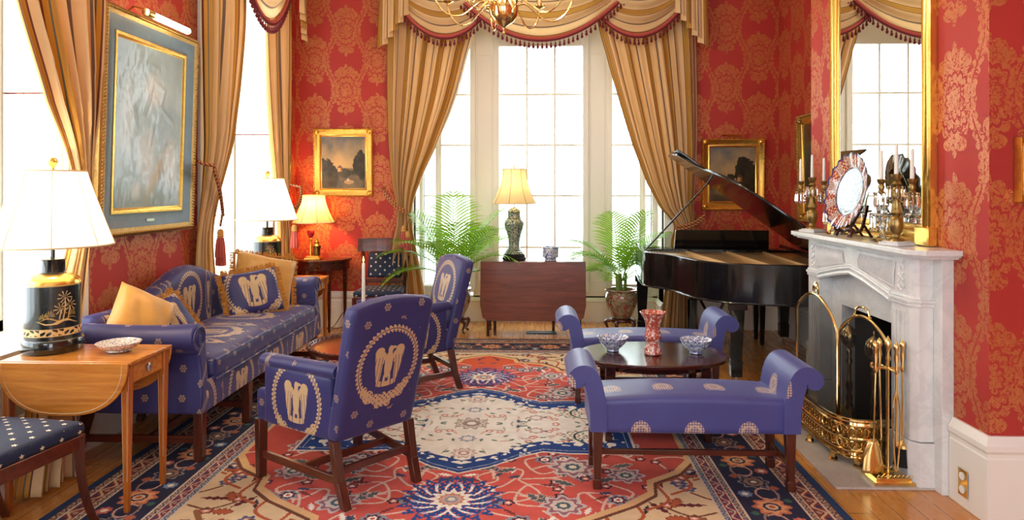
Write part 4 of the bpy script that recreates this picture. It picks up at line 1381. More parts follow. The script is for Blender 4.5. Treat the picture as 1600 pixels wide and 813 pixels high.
def jabot(m, place, x0, x1, ztop, zlong, zshort):
    """folded tail: zigzag pleats, longer at the outside"""
    n = 5
    for j in range(n):
        a = x0 + (x1 - x0) * j / n * .9; b = a + (x1 - x0) * .38
        zb0 = zlong + (zshort - zlong) * j / n; zb1 = zlong + (zshort - zlong) * (j + .8) / n
        def f(u, v, a=a, b=b, zb0=zb0, zb1=zb1, j=j):
            s = a + (b - a) * u * (.35 + .65 * v ** .7) + (x1 - x0) * .12 * (1 - v)
            zb = zb0 + (zb1 - zb0) * u
            z = ztop + (zb - ztop) * v
            return place(s, .13 + .012 * j + .05 * math.sin(PI * u) * (.3 + .7 * v), z)
        m.grid(f, 8, 14, lambda u, v: (u * .22 + j * .13, v))
def valance(label, place, swags, jabots, anchor):
    t = thing('swag_valance', label, 'valance', anchor)
    inv = Vector(anchor)
    pl = lambda s, d, z: tuple(Vector(place(s, d, z)) - inv)
    for q in swags:
        m, fr = MB(), MB()
        swag(m, fr, (lambda s, d, z, e=q[4]: pl(s, d + e, z)), *q[:4])
        o = m.build('swag', 'striped_silk', t, angle=80)
        fr.build('fringe', ['braid_pink', 'fringe_maroon'], o)
    for q in jabots:
        m = MB(); jabot(m, pl, *q); m.build('jabot', 'striped_silk', t, angle=80)
    b = MB(); xs = [q[0] for q in jabots] + [q[1] for q in jabots]
    a, c = min(xs), max(xs)
    P = [pl(a, -.02, 3.93), pl(c, -.02, 3.93)]
    b.tube(P, .05, 8); b.build('pelmet_pole', 'mahogany', t)
    return t
backv = lambda s, d, z: (s, 7.36 - d, z)
valance('gold striped swag valance with maroon tassel fringe over the back bow window', backv,
        [(-.95, 3.17, 1.36, 3.93, 0.0), (1.09, 3.17, 1.36, 3.93, 0.0), (.07, 3.125, .60, 3.93, .06)],
        [(-1.68, -1.36, 3.93, 3.03, 3.40), (1.84, 1.50, 3.93, 3.02, 3.40)], (.07, 7.40, 3.93))
leftv = lambda s, d, z: (WX + .16 + d, s, z)
valance('gold striped swag with maroon fringe over the far left window', leftv,
        [(6.02, 3.05, 1.25, 3.93, 0.0)], [(6.98, 6.70, 3.93, 3.02, 3.3), (5.02, 5.22, 3.93, 3.6, 3.8)], (WX + .12, 6.02, 3.93))

# ------------------------------------------------------------------ fireplace
def mantel():
    t = thing('mantelpiece', 'white marble chimneypiece with carved frieze and pointed arch opening', 'fireplace', (0, 0, 0))
    XF = 1.95
    # front slab with the arched opening, polygon in (y, z)
    arch = [(3.80, 0), (3.80, .94), (3.86, .955), (4.10, 1.005), (4.27, 1.03), (4.44, 1.005), (4.68, .955), (4.74, .94), (4.74, 0)]
    m = MB()
    # build the frieze/arch as slabs between the arch line and the top
    top = 1.195
    for (a, b) in zip(arch[1:-1], arch[2:-1]):
        m.hexa([(XF, a[0], a[1]), (CX - .02, a[0], a[1]), (CX - .02, b[0], b[1]), (XF, b[0], b[1])], [(XF, a[0], top), (CX - .02, a[0], top), (CX - .02, b[0], top), (XF, b[0], top)])
    m.build('frieze', 'white_marble', t, smooth=False)
    # pilasters with canted outer corner, plinth and necking
    for ya, yb, s in ((3.58, 3.80, 1), (4.96, 4.74, -1)):
        m = MB()
        def plan(e, z0, z1):
            P = [(CX - .002, ya - s * e), (XF + .03, ya - s * e), (XF - e, ya + s * .035), (XF - e, yb), (CX - .002, yb)]
            if s < 0: P = P[::-1]
            m.prism([(p[0], p[1]) for p in P], (0, 0, z0), (1, 0, 0), (0, 1, 0), (0, 0, 1), z1 - z0)
        plan(.0, .24, 1.195); plan(.012, .0, .235)
        plan(.010, .935, .955); plan(.018, .955, .972); plan(.008, .972, .985)
        # fluted recess strips on the shaft
        for k in range(3):
            yy = ya + s * (.085 + k * .04)
            m.box(XF - .006, XF, min(yy, yy + s * .022), max(yy, yy + s * .022), .30, .90)
        m.build('pilaster', 'white_marble', t, smooth=False, bevel=.004, bseg=2)
        c = MB(); random.seed(4 if s > 0 else 5)   # carved foliate drop
        for k in range(15):
            zz = 1.01 + k * .011; yy = ya + s * (.115 + .022 * math.sin(k * 2.1)); r = .012 + .005 * math.sin(k * 1.3)
            c.lathe([(.001, -.006), (r, -.002), (r * .7, .006), (.001, .010)], (XF - .002, yy, zz), 8, ax='x')
        c.build('carved_drop', 'white_marble', t)
        sl = MB().box(CX - .06, CX, (3.505 if s > 0 else 4.962), (3.578 if s > 0 else 5.035), 0, 1.195)
        sl.build('side_slab', 'white_marble', t, smooth=False, bevel=.003)
    # mouldings following the arch
    for off, r in ((.0, .014), (.030, .009), (.044, .006)):
        c = MB(); pts = [(XF - .004, a[0], a[1] + off) for a in arch[1:-1]]
        c.tube(pts, r, 8); c.build('arch_moulding', 'white_marble', t)
    c = MB()                                       # carved frieze relief both sides
    for s in (-1, 1):
        for k in range(26):
            f = k / 25; y = 4.27 + s * (.10 + f * .40); zl = 1.03 - (.10 + f * .40) * .17 + .055; zh = 1.165
            if zh - zl < .02: continue
            c.tube([(XF - .002, y, zl), (XF - .010, y + s * .006, (zl + zh) / 2), (XF - .003, y + s * .016, zh - .01)], [.003, .006, .003], 6)
            c.lathe([(.001, -.004), (.010, 0), (.001, .006)], (XF - .004, y, zl + (zh - zl) * (.3 + .4 * (k % 3) / 2)), 7, ax='x')
        c.tube([(XF - .002, 4.27 + s * .08, 1.085), (XF - .002, 4.27 + s * .5, 1.015)], .004, 6)
        c.tube([(XF - .002, 4.27 + s * .08, 1.175), (XF - .002, 4.27 + s * .5, 1.175)], .004, 6)
    c.build('carved_frieze', 'white_marble', t)
    # inner slips set back, around the firebox
    m = MB(); xi = 2.035
    for (a, b) in zip(arch[1:-1], arch[2:-1]):
        m.hexa([(xi, a[0], FZ - .02), (CX + .01, a[0], FZ - .02), (CX + .01, b[0], FZ - .02), (xi, b[0], FZ - .02)], [(xi, a[0], a[1]), (CX + .01, a[0], a[1]), (CX + .01, b[0], b[1]), (xi, b[0], b[1])])
    m.box(xi, CX + .01, 3.80, FY0 + .03, 0, FZ - .02).box(xi, CX + .01, FY1 - .03, 4.74, 0, FZ - .02)
    m.build('slip', 'white_marble', t, smooth=False)
    # shelf with canted corners and moulded edge
    m = MB()
    for e, z0, z1 in ((.0, 1.212, 1.240), (.012, 1.203, 1.212), (.03, 1.193, 1.203)):
        P = [(CX, 3.43 + e), (1.93 + e, 3.43 + e), (1.865 + e, 3.50 + e), (1.865 + e, 5.03 - e), (1.93 + e, 5.10 - e), (CX, 5.10 - e)]
        m.prism(P, (0, 0, z0), (1, 0, 0), (0, 1, 0), (0, 0, 1), z1 - z0)
    m.build('shelf', 'white_marble', t, smooth=False, bevel=.004)
mantel()
P = [(CX + .02, 3.56), (1.62, 3.56), (1.55, 3.63), (1.55, 4.92), (1.62, 4.99), (CX + .02, 4.99)]
tag(MB().prism([(1.55, 3.56), (1.55, 4.99), (CX + .45, 4.99), (CX + .45, 3.56)][::-1], (0, 0, 0.0), (1, 0, 0), (0, 1, 0), (0, 0, 1), .012).build('hearth_slab', 'grey_marble', smooth=False, bevel=.003),
    'grey marble hearth slab in the floor before the fireplace', 'hearth')

# brass fender: serpentine plan, pierced bands, paw feet
t = thing('fender', 'low curved brass fender with pierced bands and paw feet on the hearth', 'fender', (0, 0, 0))
plan = smooth_path([(1.93, 4.90, 0), (1.78, 4.88, 0), (1.70, 4.80, 0), (1.675, 4.55, 0), (1.67, 4.20, 0), (1.68, 3.97, 0), (1.73, 3.85, 0), (1.82, 3.81, 0), (1.94, 3.82, 0)], 10)
L = len(plan)
def ring(z, r, off=0.0):
    pts = []
    for i, p in enumerate(plan):
        a = plan[max(0, i - 1)]; b = plan[min(L - 1, i + 1)]; d = (b - a).normalized(); n = Vector((d.y, -d.x, 0))
        q = p + n * (-off); pts.append((q.x, q.y, z))
    return pts
def strip(z0, z1, o0, o1, m):
    A, B = ring(z0, 0, o0), ring(z1, 0, o1)
    for i in range(L - 1): m.add([A[i], A[i + 1], B[i + 1], B[i]], [(0, 1, 2, 3)])
m = MB(); strip(.05, .075, .03, .035, m); strip(.075, .10, .035, .0, m)
m.tube(ring(.052, 0, .03), .010, 8); m.tube(ring(.10, 0, .004), .007, 6); m.tube(ring(.165, 0, .006), .012, 8); m.tube(ring(.235, 0, .002), .006, 6)
m.tube(ring(.262, 0, .006), .012, 8); strip(.24, .262, 0, .006, m)
m.build('rails', 'brass', t)
pz = MB()
for z0, z1 in ((.105, .155), (.175, .232)):
    C_ = ring((z0 + z1) / 2, 0, 0)
    acc = 0; last = Vector(C_[0]); nrm = 0
    path = [Vector(p) for p in C_]; tot = sum((b - a).length for a, b in zip(path, path[1:])); N = int(tot / .034)
    for k in range(N):
        s = (k + .5) / N * tot; i = 0
        while i < len(path) - 2 and s > (path[i + 1] - path[i]).length: s -= (path[i + 1] - path[i]).length; i += 1
        d = (path[i + 1] - path[i]).normalized(); c = path[i] + d * s
        h = (z1 - z0) / 2; up = Vector((0, 0, 1))
        circ = [c + d * (.013 * math.cos(q * PI / 5)) + up * (h * .82 * math.sin(q * PI / 5)) for q in range(10)]
        pz.tube(circ, .0035, 5, closed=True)
        pz.tube([c + d * .017 - up * h, c + d * .017 + up * h], .003, 5)
        if k % 2: pz.lathe([(.001, -.008), (.007, 0), (.001, .008)], c, 6)
pz.build('pierced_gallery', 'brass', t)
m = MB(); strip(.10, .24, .012, .012, m); m.build('back_plate', 'dull_gilt', t)
for i in (0, 14, 27, 40, 53, 66, L - 1):
    p = plan[min(i, L - 1)]
    c = MB().lathe([(.001, .012), (.022, .013), (.024, .02), (.015, .032), (.018, .05), (.001, .055)], (p.x, p.y, 0), 12, lobes=4, lamp=.14)
    c.build('paw_foot', 'brass', t)

# folding fire screen
t = thing('fire_screen', 'folding brass fire screen with arched wire mesh panels before the firebox', 'fire screen', (0, 0, 0))
def screen_panel(a, b, zside0, zside1, zpeak, z0=.02):
    a, b = Vector((*a, 0)), Vector((*b, 0)); d = b - a
    top = []
    for k in range(21):
        f = k / 20; z = (zside0 + (zside1 - zside0) * f) + (zpeak - (zside0 + zside1) / 2) * math.sin(PI * f) ** .8
        top.append(a + d * f + Vector((0, 0, z)))
    fr = MB(); fr.tube([a + Vector((0, 0, z0)), *top, b + Vector((0, 0, z0))], .009, 8)
    fr.tube([a + Vector((0, 0, z0 + .01)), b + Vector((0, 0, z0 + .01))], .007, 8)
    inn = [p * 1 for p in top]
    o = fr.build('panel_frame', 'brass', t)
    ms = MB(); n = len(top); nrm = Vector((d.y, -d.x, 0)).normalized() * .001
    bot = [Vector((p.x, p.y, z0)) for p in top]
    for k in range(n - 1): ms.add([bot[k], bot[k + 1], top[k + 1], top[k]], [(0, 1, 2, 3)])
    ms.build('mesh_panel', 'wire_mesh', o, smooth=False)
    return top[10], d.normalized(), o
pk1, d1, o1 = screen_panel((1.80, 4.74), (1.80, 4.12), .74, .70, .87)
pk2, d2, o2 = screen_panel((1.805, 4.11), (1.915, 3.77), .70, .70, .82)
def handle(pk, d, o):
    h = MB(); z = Vector((0, 0, 1))
    h.tube(smooth_path([pk - d * .055, pk - d * .045 + z * .035, pk - d * .02 + z * .052, pk + d * .02 + z * .052, pk + d * .045 + z * .035, pk + d * .055], 5), .006, 8)
    for s in (-1, 1): h.lathe([(.001, -.012), (.012, 0), (.001, .012)], pk + d * .055 * s, 8)
    h.build('handle', 'brass', o)
handle(pk2, d2, o2)
h = MB(); z = Vector((0, 0, 1))
for s in (-1, 1): h.tube(smooth_path([pk1 + d1 * .01 * s, pk1 + d1 * .04 * s + z * .01, pk1 + d1 * .035 * s + z * .045, pk1 + d1 * .008 * s + z * .04, pk1 + d1 * .015 * s + z * .022], 6), .006, 6)
h.lathe([(.001, .03), (.014, .045), (.016, .06), (.001, .085)], pk1, 8, lobes=5, lamp=.2)
h.build('finial', 'brass', o1)

# andirons in the firebox
for i, y in enumerate((4.10, 4.42)):
    t = thing('andiron', ['brass andiron with ball finial in the firebox, the nearer one', 'brass andiron with ball finial in the firebox, the farther one'][i], 'andiron', (2.005, y, .012), 0, 'andirons in the firebox'); t.scale = (1, 1, 1.07)
    MB().lathe([(.012, .09), (.02, .10), (.028, .13), (.016, .16), (.022, .19), (.012, .22), (.022, .26), (.014, .30), (.012, .38), (.020, .41), (.012, .43), (.018, .46), (.010, .48), (.02, .49), (.045, .515), (.052, .55), (.045, .585), (.02, .61), (.006, .62), (.006, .64), (.001, .65)], (0, 0, 0), 18).build('column', 'brass', t)
    l = MB()
    for s in (-1, 1): l.tube(smooth_path([(0, 0, .12), (0, s * .05, .13), (0, s * .09, .07), (0, s * .11, .008)], 5), [.014] * 16, 6)
    l.build('foot', 'brass', t)
    MB().tube([(0.01, 0, .11), (.30, 0, .11), (.31, 0, 0)], .010, 6).build('log_bar', 'soot_black', t)

# fire tools on their stand
t = thing('fire_tool_stand', 'brass fire tool stand with square base at the near end of the hearth', 'fire tools', (1.86, 3.655, .012))
m = MB(); m.box(-.105, .105, -.075, .075, 0, .018).box(-.09, .09, -.062, .062, .018, .035)
for k in range(9):
    for s in (-1, 1): m.tube([(-.085 + k * .021, s * .06, .04), (-.077 + k * .021, s * .06, .052), (-.069 + k * .021, s * .06, .04)], .003, 5)
m.build('base', 'brass', t, bevel=.003)
MB().lathe([(.008, .035), (.012, .05), (.006, .08), (.006, .62), (.014, .64), (.006, .67), (.014, .70), (.018, .72), (.008, .745), (.001, .76)], (0, 0, 0), 12).build('post', 'brass', t)
m = MB(); m.tube([(-.075, 0, .59), (.075, 0, .59)], .006, 8).tube([(0, -.06, .59), (0, .06, .59)], .006, 8)
m.tube([(-.075 , 0, .59), (-.09, 0, .60), (-.085, 0, .62)], .006, 6)
m.build('hook_arms', 'brass', t)
def tool(label, dx, dy, head, lean=0.0):
    q = thing(head, label, 'fire tool', (1.86 + dx, 3.655 + dy, .012), 0, 'fire tools on the stand')
    MB().tube([(lean, 0, .20), (0, 0, .58)], .0055, 8).build('shaft', 'brass', q)
    MB().lathe([(.006, .57), (.013, .585), (.007, .61), (.013, .655), (.009, .69), (.015, .705), (.012, .725), (.001, .74)], (0, 0, 0), 10).build('handle', 'brass', q)
    return q
q = tool('brass hearth shovel with broad blade hanging on the tool stand', -.075, -.02, 'hearth_shovel', -.01)
m = MB()
def sh(u, v):
    a = 2 * u - 1; w = .058 * (1 - .55 * v ** 3)
    return (a * w - .012, -.010 + .016 * a * a, .045 + .17 * v)
m.grid(sh, 12, 12); o = m.build('blade', 'brass', q); s_ = o.modifiers.new('t', 'SOLIDIFY'); s_.thickness = .003
q = tool('black-bristled hearth brush with brass handle hanging on the tool stand', .075, .0, 'hearth_brush')
MB().lathe([(.010, .21), (.034, .19), (.036, .175), (.001, .17)], (0, 0, 0), 14).build('ferrule', 'brass', q)
MB().lathe([(.032, .175), (.040, .10), (.044, .08), (.001, .08)], (0, 0, 0), 22, lobes=11, lamp=.06).build('bristles', 'soot_black', q)
q = tool('brass poker hanging behind the shovel on the tool stand', -.02, .05, 'poker', .01)
MB().tube([(.01, 0, .20), (.012, 0, .07), (.03, 0, .055)], .005, 6).build('tip', 'brass', q)
q = tool('brass fire tongs with two arms hanging on the tool stand', .015, -.055, 'fire_tongs')
MB().tube(smooth_path([(0, 0, .50), (-.018, 0, .38), (-.014, 0, .2), (-.004, 0, .075)], 5), .004, 6).tube(smooth_path([(0, 0, .50), (.018, 0, .38), (.014, 0, .2), (.004, 0, .075)], 5), .004, 6).build('arms', 'brass', q)

# ------------------------------------------------------------------ overmantel mirror
t = thing('overmantel_mirror', 'tall gilt-framed mirror standing on the marble mantel shelf', 'mirror', (CX, 4.27, 1.242))
y0, y1, z1 = -.62, .60, 2.45
prof = [(0, 0), (-.034, 0), (-.040, .012), (-.034, .022), (-.024, .028), (-.040, .045), (-.044, .060), (-.040, .075), (-.022, .085), (-.026, .100), (-.016, .115), (0, .115)]
def frame_rails(prof, y0, y1, z0, z1, ax='x', d=1):
    """mitred frame round a rectangle; prof = (depth toward the room, distance inward)"""
    m = MB(); n = len(prof); vs = []
    for (yy, zz, sy, sz) in ((y0, z0, 1, 1), (y1, z0, -1, 1), (y1, z1, -1, -1), (y0, z1, 1, -1)):
        for (dx, w) in prof: vs.append((dx, yy + sy * w, zz + sz * w) if ax == 'x' else (yy + sy * w, dx, zz + sz * w))
    fs = []
    for c in range(4):
        c2 = (c + 1) % 4
        for i in range(n):
            j = (i + 1) % n; fs.append((c * n + i, c * n + j, c2 * n + j, c2 * n + i))
    m.add(vs, fs); bm_fix = m
    return m
frame_rails(prof, y0, y1, 0.0, z1).build('frame', 'gilt_smooth', t, angle=50)
for y in (y0, y1 - .12):
    MB().box(-.052, 0, y - .004, y + .124, 0, .10).build('corner_block', 'gilt_smooth', t, bevel=.005)
    MB().box(-.052, 0, y - .004, y + .124, z1 - .124, z1 + .004).build('corner_block', 'gilt_smooth', t, bevel=.005)
MB().box(-.016, -.012, y0 + .11, y1 - .11, .11, z1 - .11).build('glass', 'mirror_glass', t, smooth=False)
MB().box(-.010, 0, y0 + .01, y1 - .01, .01, z1 - .01).build('backing_board', 'dark_mahogany', t, smooth=False)

# ------------------------------------------------------------------ mantel ornaments
def crystal_drop(m, c, L=.06, r=.008):
    x, y, z = c
    m.lathe([(.001, 0), (r * .5, -.006), (.001, -.012)], (x, y, z), 6)
    m.lathe([(.001, -.012), (r * .7, -.02), (r, -.012 - L * .75), (.001, -.012 - L)], (x, y, z), 6)
def candelabrum(label, loc, rz):
    t = thing('candelabrum', label, 'candelabrum', loc, rz, 'crystal-hung candelabra on the mantel')
    MB().box(-.062, .062, -.062, .062, 0, .018).box(-.05, .05, -.05, .05, .018, .024).build('base', 'white_marble', t, bevel=.003)
    MB().lathe([(.045, .024), (.040, .035), (.022, .045), (.018, .06), (.028, .075), (.034, .10), (.036, .14), (.028, .155), (.020, .16), (.030, .175), (.024, .20), (.016, .24), (.024, .26), (.022, .30), (.014, .315), (.026, .33), (.015, .345), (.024, .365), (.027, .385), (.001, .385)], (0, 0, 0), 20).build('stem', 'old_bronze', t)
    for s in (-1, 1):
        a = MB(); a.tube(smooth_path([(0, 0, .27), (s * .035, 0, .235), (s * .075, 0, .235), (s * .095, 0, .275), (s * .095, 0, .285)], 6), [.006] * 25, 8)
        a.lathe([(.008, .275), (.020, .285), (.012, .295), (.018, .315), (.013, .33), (.022, .345), (.024, .358), (.001, .358)], (s * .095, 0, 0), 16)
        a.build('branch', 'old_bronze', t)
    for k, (x, z) in enumerate(((-.095, .355), (0, .382), (.095, .355))):
        MB().lathe([(.0115, 0), (.0100, .08), (.0085, .155), (.004, .162), (.001, .163)], (x, 0, z), 12).build('candle', 'candle_wax', t)
    for x, z, R in ((-.095, .285, .032), (.095, .285, .032), (0, .32, .040)):
        for k in range(8):
            a = 2 * PI * k / 8; d = MB()
            crystal_drop(d, (x + R * math.cos(a), R * math.sin(a), z), .075 if x else .062, .0085)
            d.build('crystal_drop', 'crystal', t, smooth=False)
    return t
# mantel shelf top is z = 1.240
candelabrum('three-candle brass candelabrum with crystal drops at the near end of the mantel', (1.95, 3.745, 1.241), math.radians(-68))
candelabrum('three-candle brass candelabrum with crystal drops at the far end of the mantel', (1.95, 4.86, 1.241), math.radians(-60))
def lustre(label, loc):
    t = thing('crystal_lustre', label, 'crystal lustre', loc, 0, 'crystal lustres on the mantel')
    MB().lathe([(.048, 0), (.050, .008), (.030, .02), (.014, .035), (.012, .06), (.020, .075), (.028, .10), (.018, .125), (.030, .14), (.055, .150), (.062, .162), (.056, .165), (.028, .160), (.026, .175), (.034, .22), (.040, .26), (.046, .285), (.042, .286), (.030, .23), (.020, .18), (.001, .178)], (0, 0, 0), 24, lobes=12, lamp=.03).build('stem', 'crystal', t)
    for k in range(12):
        a = 2 * PI * k / 12; d = MB(); crystal_drop(d, (.057 * math.cos(a), .057 * math.sin(a), .158), .085, .008); d.build('crystal_drop', 'crystal', t, smooth=False)
lustre('cut crystal lustre with hanging prisms, beside the standing plate on the near side', (2.0, 4.00, 1.241))
lustre('cut crystal lustre with hanging prisms, between far candelabrum and standing plate', (2.0, 4.64, 1.241))
# charger on a wooden easel
t = thing('plate_stand', 'dark wooden easel holding the large painted plate on the mantel', 'plate stand', (1.955, 4.28, 1.241), math.radians(-86))
# local: plate faces -y
for s in (-1, 1):
    pts = smooth_path([(s * .075, -.055, .085), (s * .08, -.060, .055), (s * .075, -.03, .04), (s * .07, .02, .05), (s * .05, .055, .12), (s * .03, .085, .20)], 5)
    m = MB(); m.tube(pts, .016, 6, flat=.55); m.tube(smooth_path([(s * .072, -.03, .055), (s * .082, -.05, .03), (s * .085, -.055, 0.010)], 4), .015, 6)
    m.tube([(s * .06, .04, .09), (s * .05, .10, .008)], .008, 6)
    m.build('support', 'dark_mahogany', t)
MB().tube([(-.075, -.02, .045), (.075, -.02, .045)], .009, 6).tube([(-.04, .07, .16), (.04, .07, .16)], .007, 6).build('crossbar', 'dark_mahogany', t)
def painted_plate():
    R, nr, na = .235, 46, 240
    m = MB(); vs = []; cols = []
    for i in range(nr + 1):
        f = i / nr
        for k in range(na):
            a = 2 * PI * k / na
            r = R * f * (1 + .022 * math.cos(20 * a) * f ** 4)
            z = .030 * max(0, (f - .62) / .38) ** .9 + (.003 * math.cos(20 * a) * max(0, f - .6) / .4)
            vs.append((r * math.cos(a), -z, r * math.sin(a)))
            w = rgb(176, 196, 192)
            t1 = math.sin(a * 3 + f * 14) * math.sin(f * 24 - a * 2); t2 = math.sin(a * 7 - f * 22) * math.sin(f * 34 + a)
            if f < .60:
                c = w
                if abs(t1) < .16 and f > .06: c = rgb(34, 66, 76)
                elif t2 > .45: c = rgb(74, 116, 112)
                elif t2 < -.7: c = rgb(150, 90, 70)
            elif f < .64: c = rgb(40, 56, 84)
            else:
                q = int((a / (2 * PI) * 20) % 2); c = [rgb(176, 72, 48), rgb(208, 186, 172)][q]
                s = math.sin(a * 40) * math.sin(f * 60)
                if s > .45: c = [rgb(224, 200, 170), rgb(150, 60, 50)][q]
                elif s < -.6: c = rgb(38, 44, 92)
                if f > .955: c = rgb(60, 60, 110)
            cols.append((*c, 1))
    fs = []
    for i in range(nr):
        for k in range(na):
            k2 = (k + 1) % na; fs.append((i * na + k, i * na + k2, (i + 1) * na + k2, (i + 1) * na + k))
    # back of the plate
    b = len(vs); 
    for i in range(nr + 1):
        for k in range(na):
            p = vs[i * na + k]; vs.append((p[0], p[1] + .007 * (1 if i < nr else 0), p[2])); cols.append((*rgb(196, 188, 150), 1) if not (abs(math.sin(k / na * 9 * PI) * math.sin(i * .3)) < .12 and 12 < i < 30) else (*rgb(60, 80, 90), 1))
    fs += [tuple(b + q for q in f[::-1]) for f in list(fs)]
    m.add(vs, fs)
    return m, cols
m, cols = painted_plate()
tilt = Matrix.Translation((1.955, 4.28, 1.241)) @ Matrix.Rotation(math.radians(-86), 4, 'Z') @ Matrix.Translation((0, -.012, .288)) @ Matrix.Rotation(math.radians(-11), 4, 'X')
o = m.build('display_plate', 'glazed_plate', None, angle=80)
a_ = o.data.attributes.new('Col', 'FLOAT_COLOR', 'POINT'); a_.data.foreach_set('color', np.array(cols, np.float32).ravel())
o.matrix_world = tilt
tag(o, 'large lobed plate with rust and white rim, standing upright on the mantel', 'plate')
# ------------------------------------------------------------------ grand piano
def piano():
    t = thing('grand_piano', 'black grand piano with raised lid in the right corner by the window', 'piano', (1.10, 7.02, 0), math.radians(-5))
    key = [(1.45, .05), (1.45, 1.10), (1.44, 1.38), (1.36, 1.60), (1.17, 1.72), (.88, 1.73), (.56, 1.66), (.36, 1.49), (.27, 1.28), (.21, 1.10), (.13, .97), (.04, .87), (-.03, .75), (-.05, .55), (-.05, .05)]
    sp = [(p.x, -p.y) for p in smooth_path([(a, b, 0) for a, b in key], 7)]
    full = [(1.45, .26), *sp, (-.05, .26)]
    def offset(P, e):
        out = []; n = len(P)
        for i in range(n):
            a = Vector(P[max(0, i - 1)]); b = Vector(P[min(n - 1, i + 1)]); d = (b - a).normalized(); nn = Vector((d.y, -d.x))
            out.append((P[i][0] + nn.x * e, P[i][1] + nn.y * e))
        return out
    inn = offset(full, .035)
    # make sure the offset goes inward
    if inn[len(inn) // 2][1] < full[len(full) // 2][1]: inn = offset(full, -.035)
    m = MB(); n = len(full)
    z0, z1 = .655, .968
    vs = [(p[0], p[1], z0) for p in full] + [(p[0], p[1], z1) for p in full] + [(p[0], p[1], z1) for p in inn] + [(p[0], p[1], z0) for p in inn]
    fs = []
    for i in range(n - 1):
        for k in range(4):
            k2 = (k + 1) % 4; fs.append((k * n + i, k * n + i + 1, k2 * n + i + 1, k2 * n + i))
    fs += [(0, n, 2 * n, 3 * n), (n - 1, 4 * n - 1, 3 * n - 1, 2 * n - 1)]
    m.add(vs, fs)
    m.build('case', 'black_lacquer', t, bevel=.006, bseg=2, angle=50)
    # lower moulding of the rim
    MB().tube([(p[0], p[1], z0 + .008) for p in offset(full, -.004)], .008, 6).build('rim_moulding', 'black_lacquer', t)
    MB().prism(inn, (0, 0, z0 + .004), (1, 0, 0), (0, 1, 0), (0, 0, 1), .03).build('bottom_board', 'black_lacquer', t, smooth=False)
    plate = [p for p in inn if p[1] < -.06]
    MB().prism(plate, (0, 0, .905), (1, 0, 0), (0, 1, 0), (0, 0, 1), .012).build('iron_plate', 'iron_plate_gold', t, smooth=False)
    st = MB(); random.seed(2)
    for k in range(60):
        a = .06 + k * .0225; b1 = -.30; b2 = -1.55 if a > .75 else -(.85 + max(0, a) * .85)
        st.tube([(a, b1, .932), (a + .05, b2, .928)], .0012, 3)
    st.build('strings', 'brass', t)
    da = MB()
    for k in range(56): da.box(.06 + k * .024, .078 + k * .024, -.36, -.33, .935, .958)
    da.build('dampers', 'black_lacquer', t, smooth=False)
    for a0, b0, a1, b1 in ((.35, -.12, .62, -1.55), (.75, -.12, .92, -1.6), (1.1, -.12, 1.18, -1.55)):
        MB().hexa([(a0 - .012, b0, .917), (a0 + .012, b0, .917), (a1 + .012, b1, .917), (a1 - .012, b1, .917)][::-1], [(a0 - .012, b0, .945), (a0 + .012, b0, .945), (a1 + .012, b1, .945), (a1 - .012, b1, .945)][::-1]).build('plate_strut', 'iron_plate_gold', t, smooth=False)
    # keyboard side
    m = MB().box(-.05, 1.45, .05, .26, .655, .70).box(-.05, .02, -.06, .26, .70, .88).box(1.38, 1.45, -.06, .26, .70, .88)
    m.build('key_bed', 'black_lacquer', t, bevel=.004)
    MB().box(.02, 1.38, -.03, -.005, .74, .95).build('fallboard', 'black_lacquer', t, bevel=.003)
    w = MB()
    for k in range(52): w.box(.06 + k * .0246, .0833 + k * .0246, .02, .17, .70, .735)
    w.build('white_keys', 'white_paint', t, smooth=False)
    b = MB()
    for k in range(51):
        if k % 7 in (1, 4): continue
        b.box(.06 + (k + 1) * .0246 - .006, .06 + (k + 1) * .0246 + .006, .02, .115, .735, .747)
    b.build('black_keys', 'black_lacquer', t, smooth=False)
    # music desk
    m = MB().hexa([(.30, -.20, .95), (1.20, -.20, .95), (1.20, -.178, .95), (.30, -.178, .95)], [(.31, -.245, 1.14), (1.19, -.245, 1.14), (1.19, -.223, 1.14), (.31, -.223, 1.14)])
    m.box(.12, 1.36, -.24, -.10, .935, .955)
    m.build('music_desk', 'black_lacquer', t, bevel=.003)
    # lid, hinged along a = 1.45
    ang = math.radians(36)
    lidp = offset(sp, -.012) if False else sp
    lid_out = [(p[0] - 1.45, p[1]) for p in sp if p[1] <= -.30]
    lid_out = [(0.012, -.30)] + [(a + (.012 if a > -.2 else -.012), b - .012) for a, b in lid_out] + [(-1.512, -.30)]
    M = Matrix.Translation((1.45, 0, .972)) @ Matrix.Rotation(ang, 4, 'Y')
    lb = MB().prism(lid_out, (0, 0, 0), (1, 0, 0), (0, 1, 0), (0, 0, 1), .022); lb.xform(M)
    o = lb.build('lid', 'black_lacquer', t, bevel=.006, bseg=2, angle=50)
    fl = MB().box(-1.512, .012, -.90, -.305, .025, .045); fl.xform(M)
    fl.build('lid_front_flap', 'black_lacquer', o, bevel=.006, bseg=2)
    for b in (-.55, -1.15): MB().box(1.447, 1.456, b - .06, b + .06, .95, .985).build('hinge', 'brass', t)
    tip = M @ Vector((-1.08, -.55, 0))
    MB().tube([(.0, -.50, .965), tuple(tip)], .008, 8).build('lid_prop', 'black_lacquer', t)
    # legs with casters
    for i, (a, b) in enumerate(((.0, 0.0), (1.39, 0.0), (.62, -1.55))):
        l = MB(); l.taper((a, b, .07), (a, b, .60), .034, .034, .058, .058); l.taper((a, b, .60), (a, b, .66), .075, .075, .075, .075)
        l.taper((a, b, .07), (a, b, .20), .042, .042, .046, .046)
        l.build('leg', 'black_lacquer', t, bevel=.004)
        c = MB().lathe([(.022, .07), (.022, .06), (.012, .055), (.012, .045)], (a, b, 0), 12)
        c.lathe([(.001, -.012), (.022, -.012), (.022, .012), (.001, .012)], (a, b, .0225), 16, ax='x')
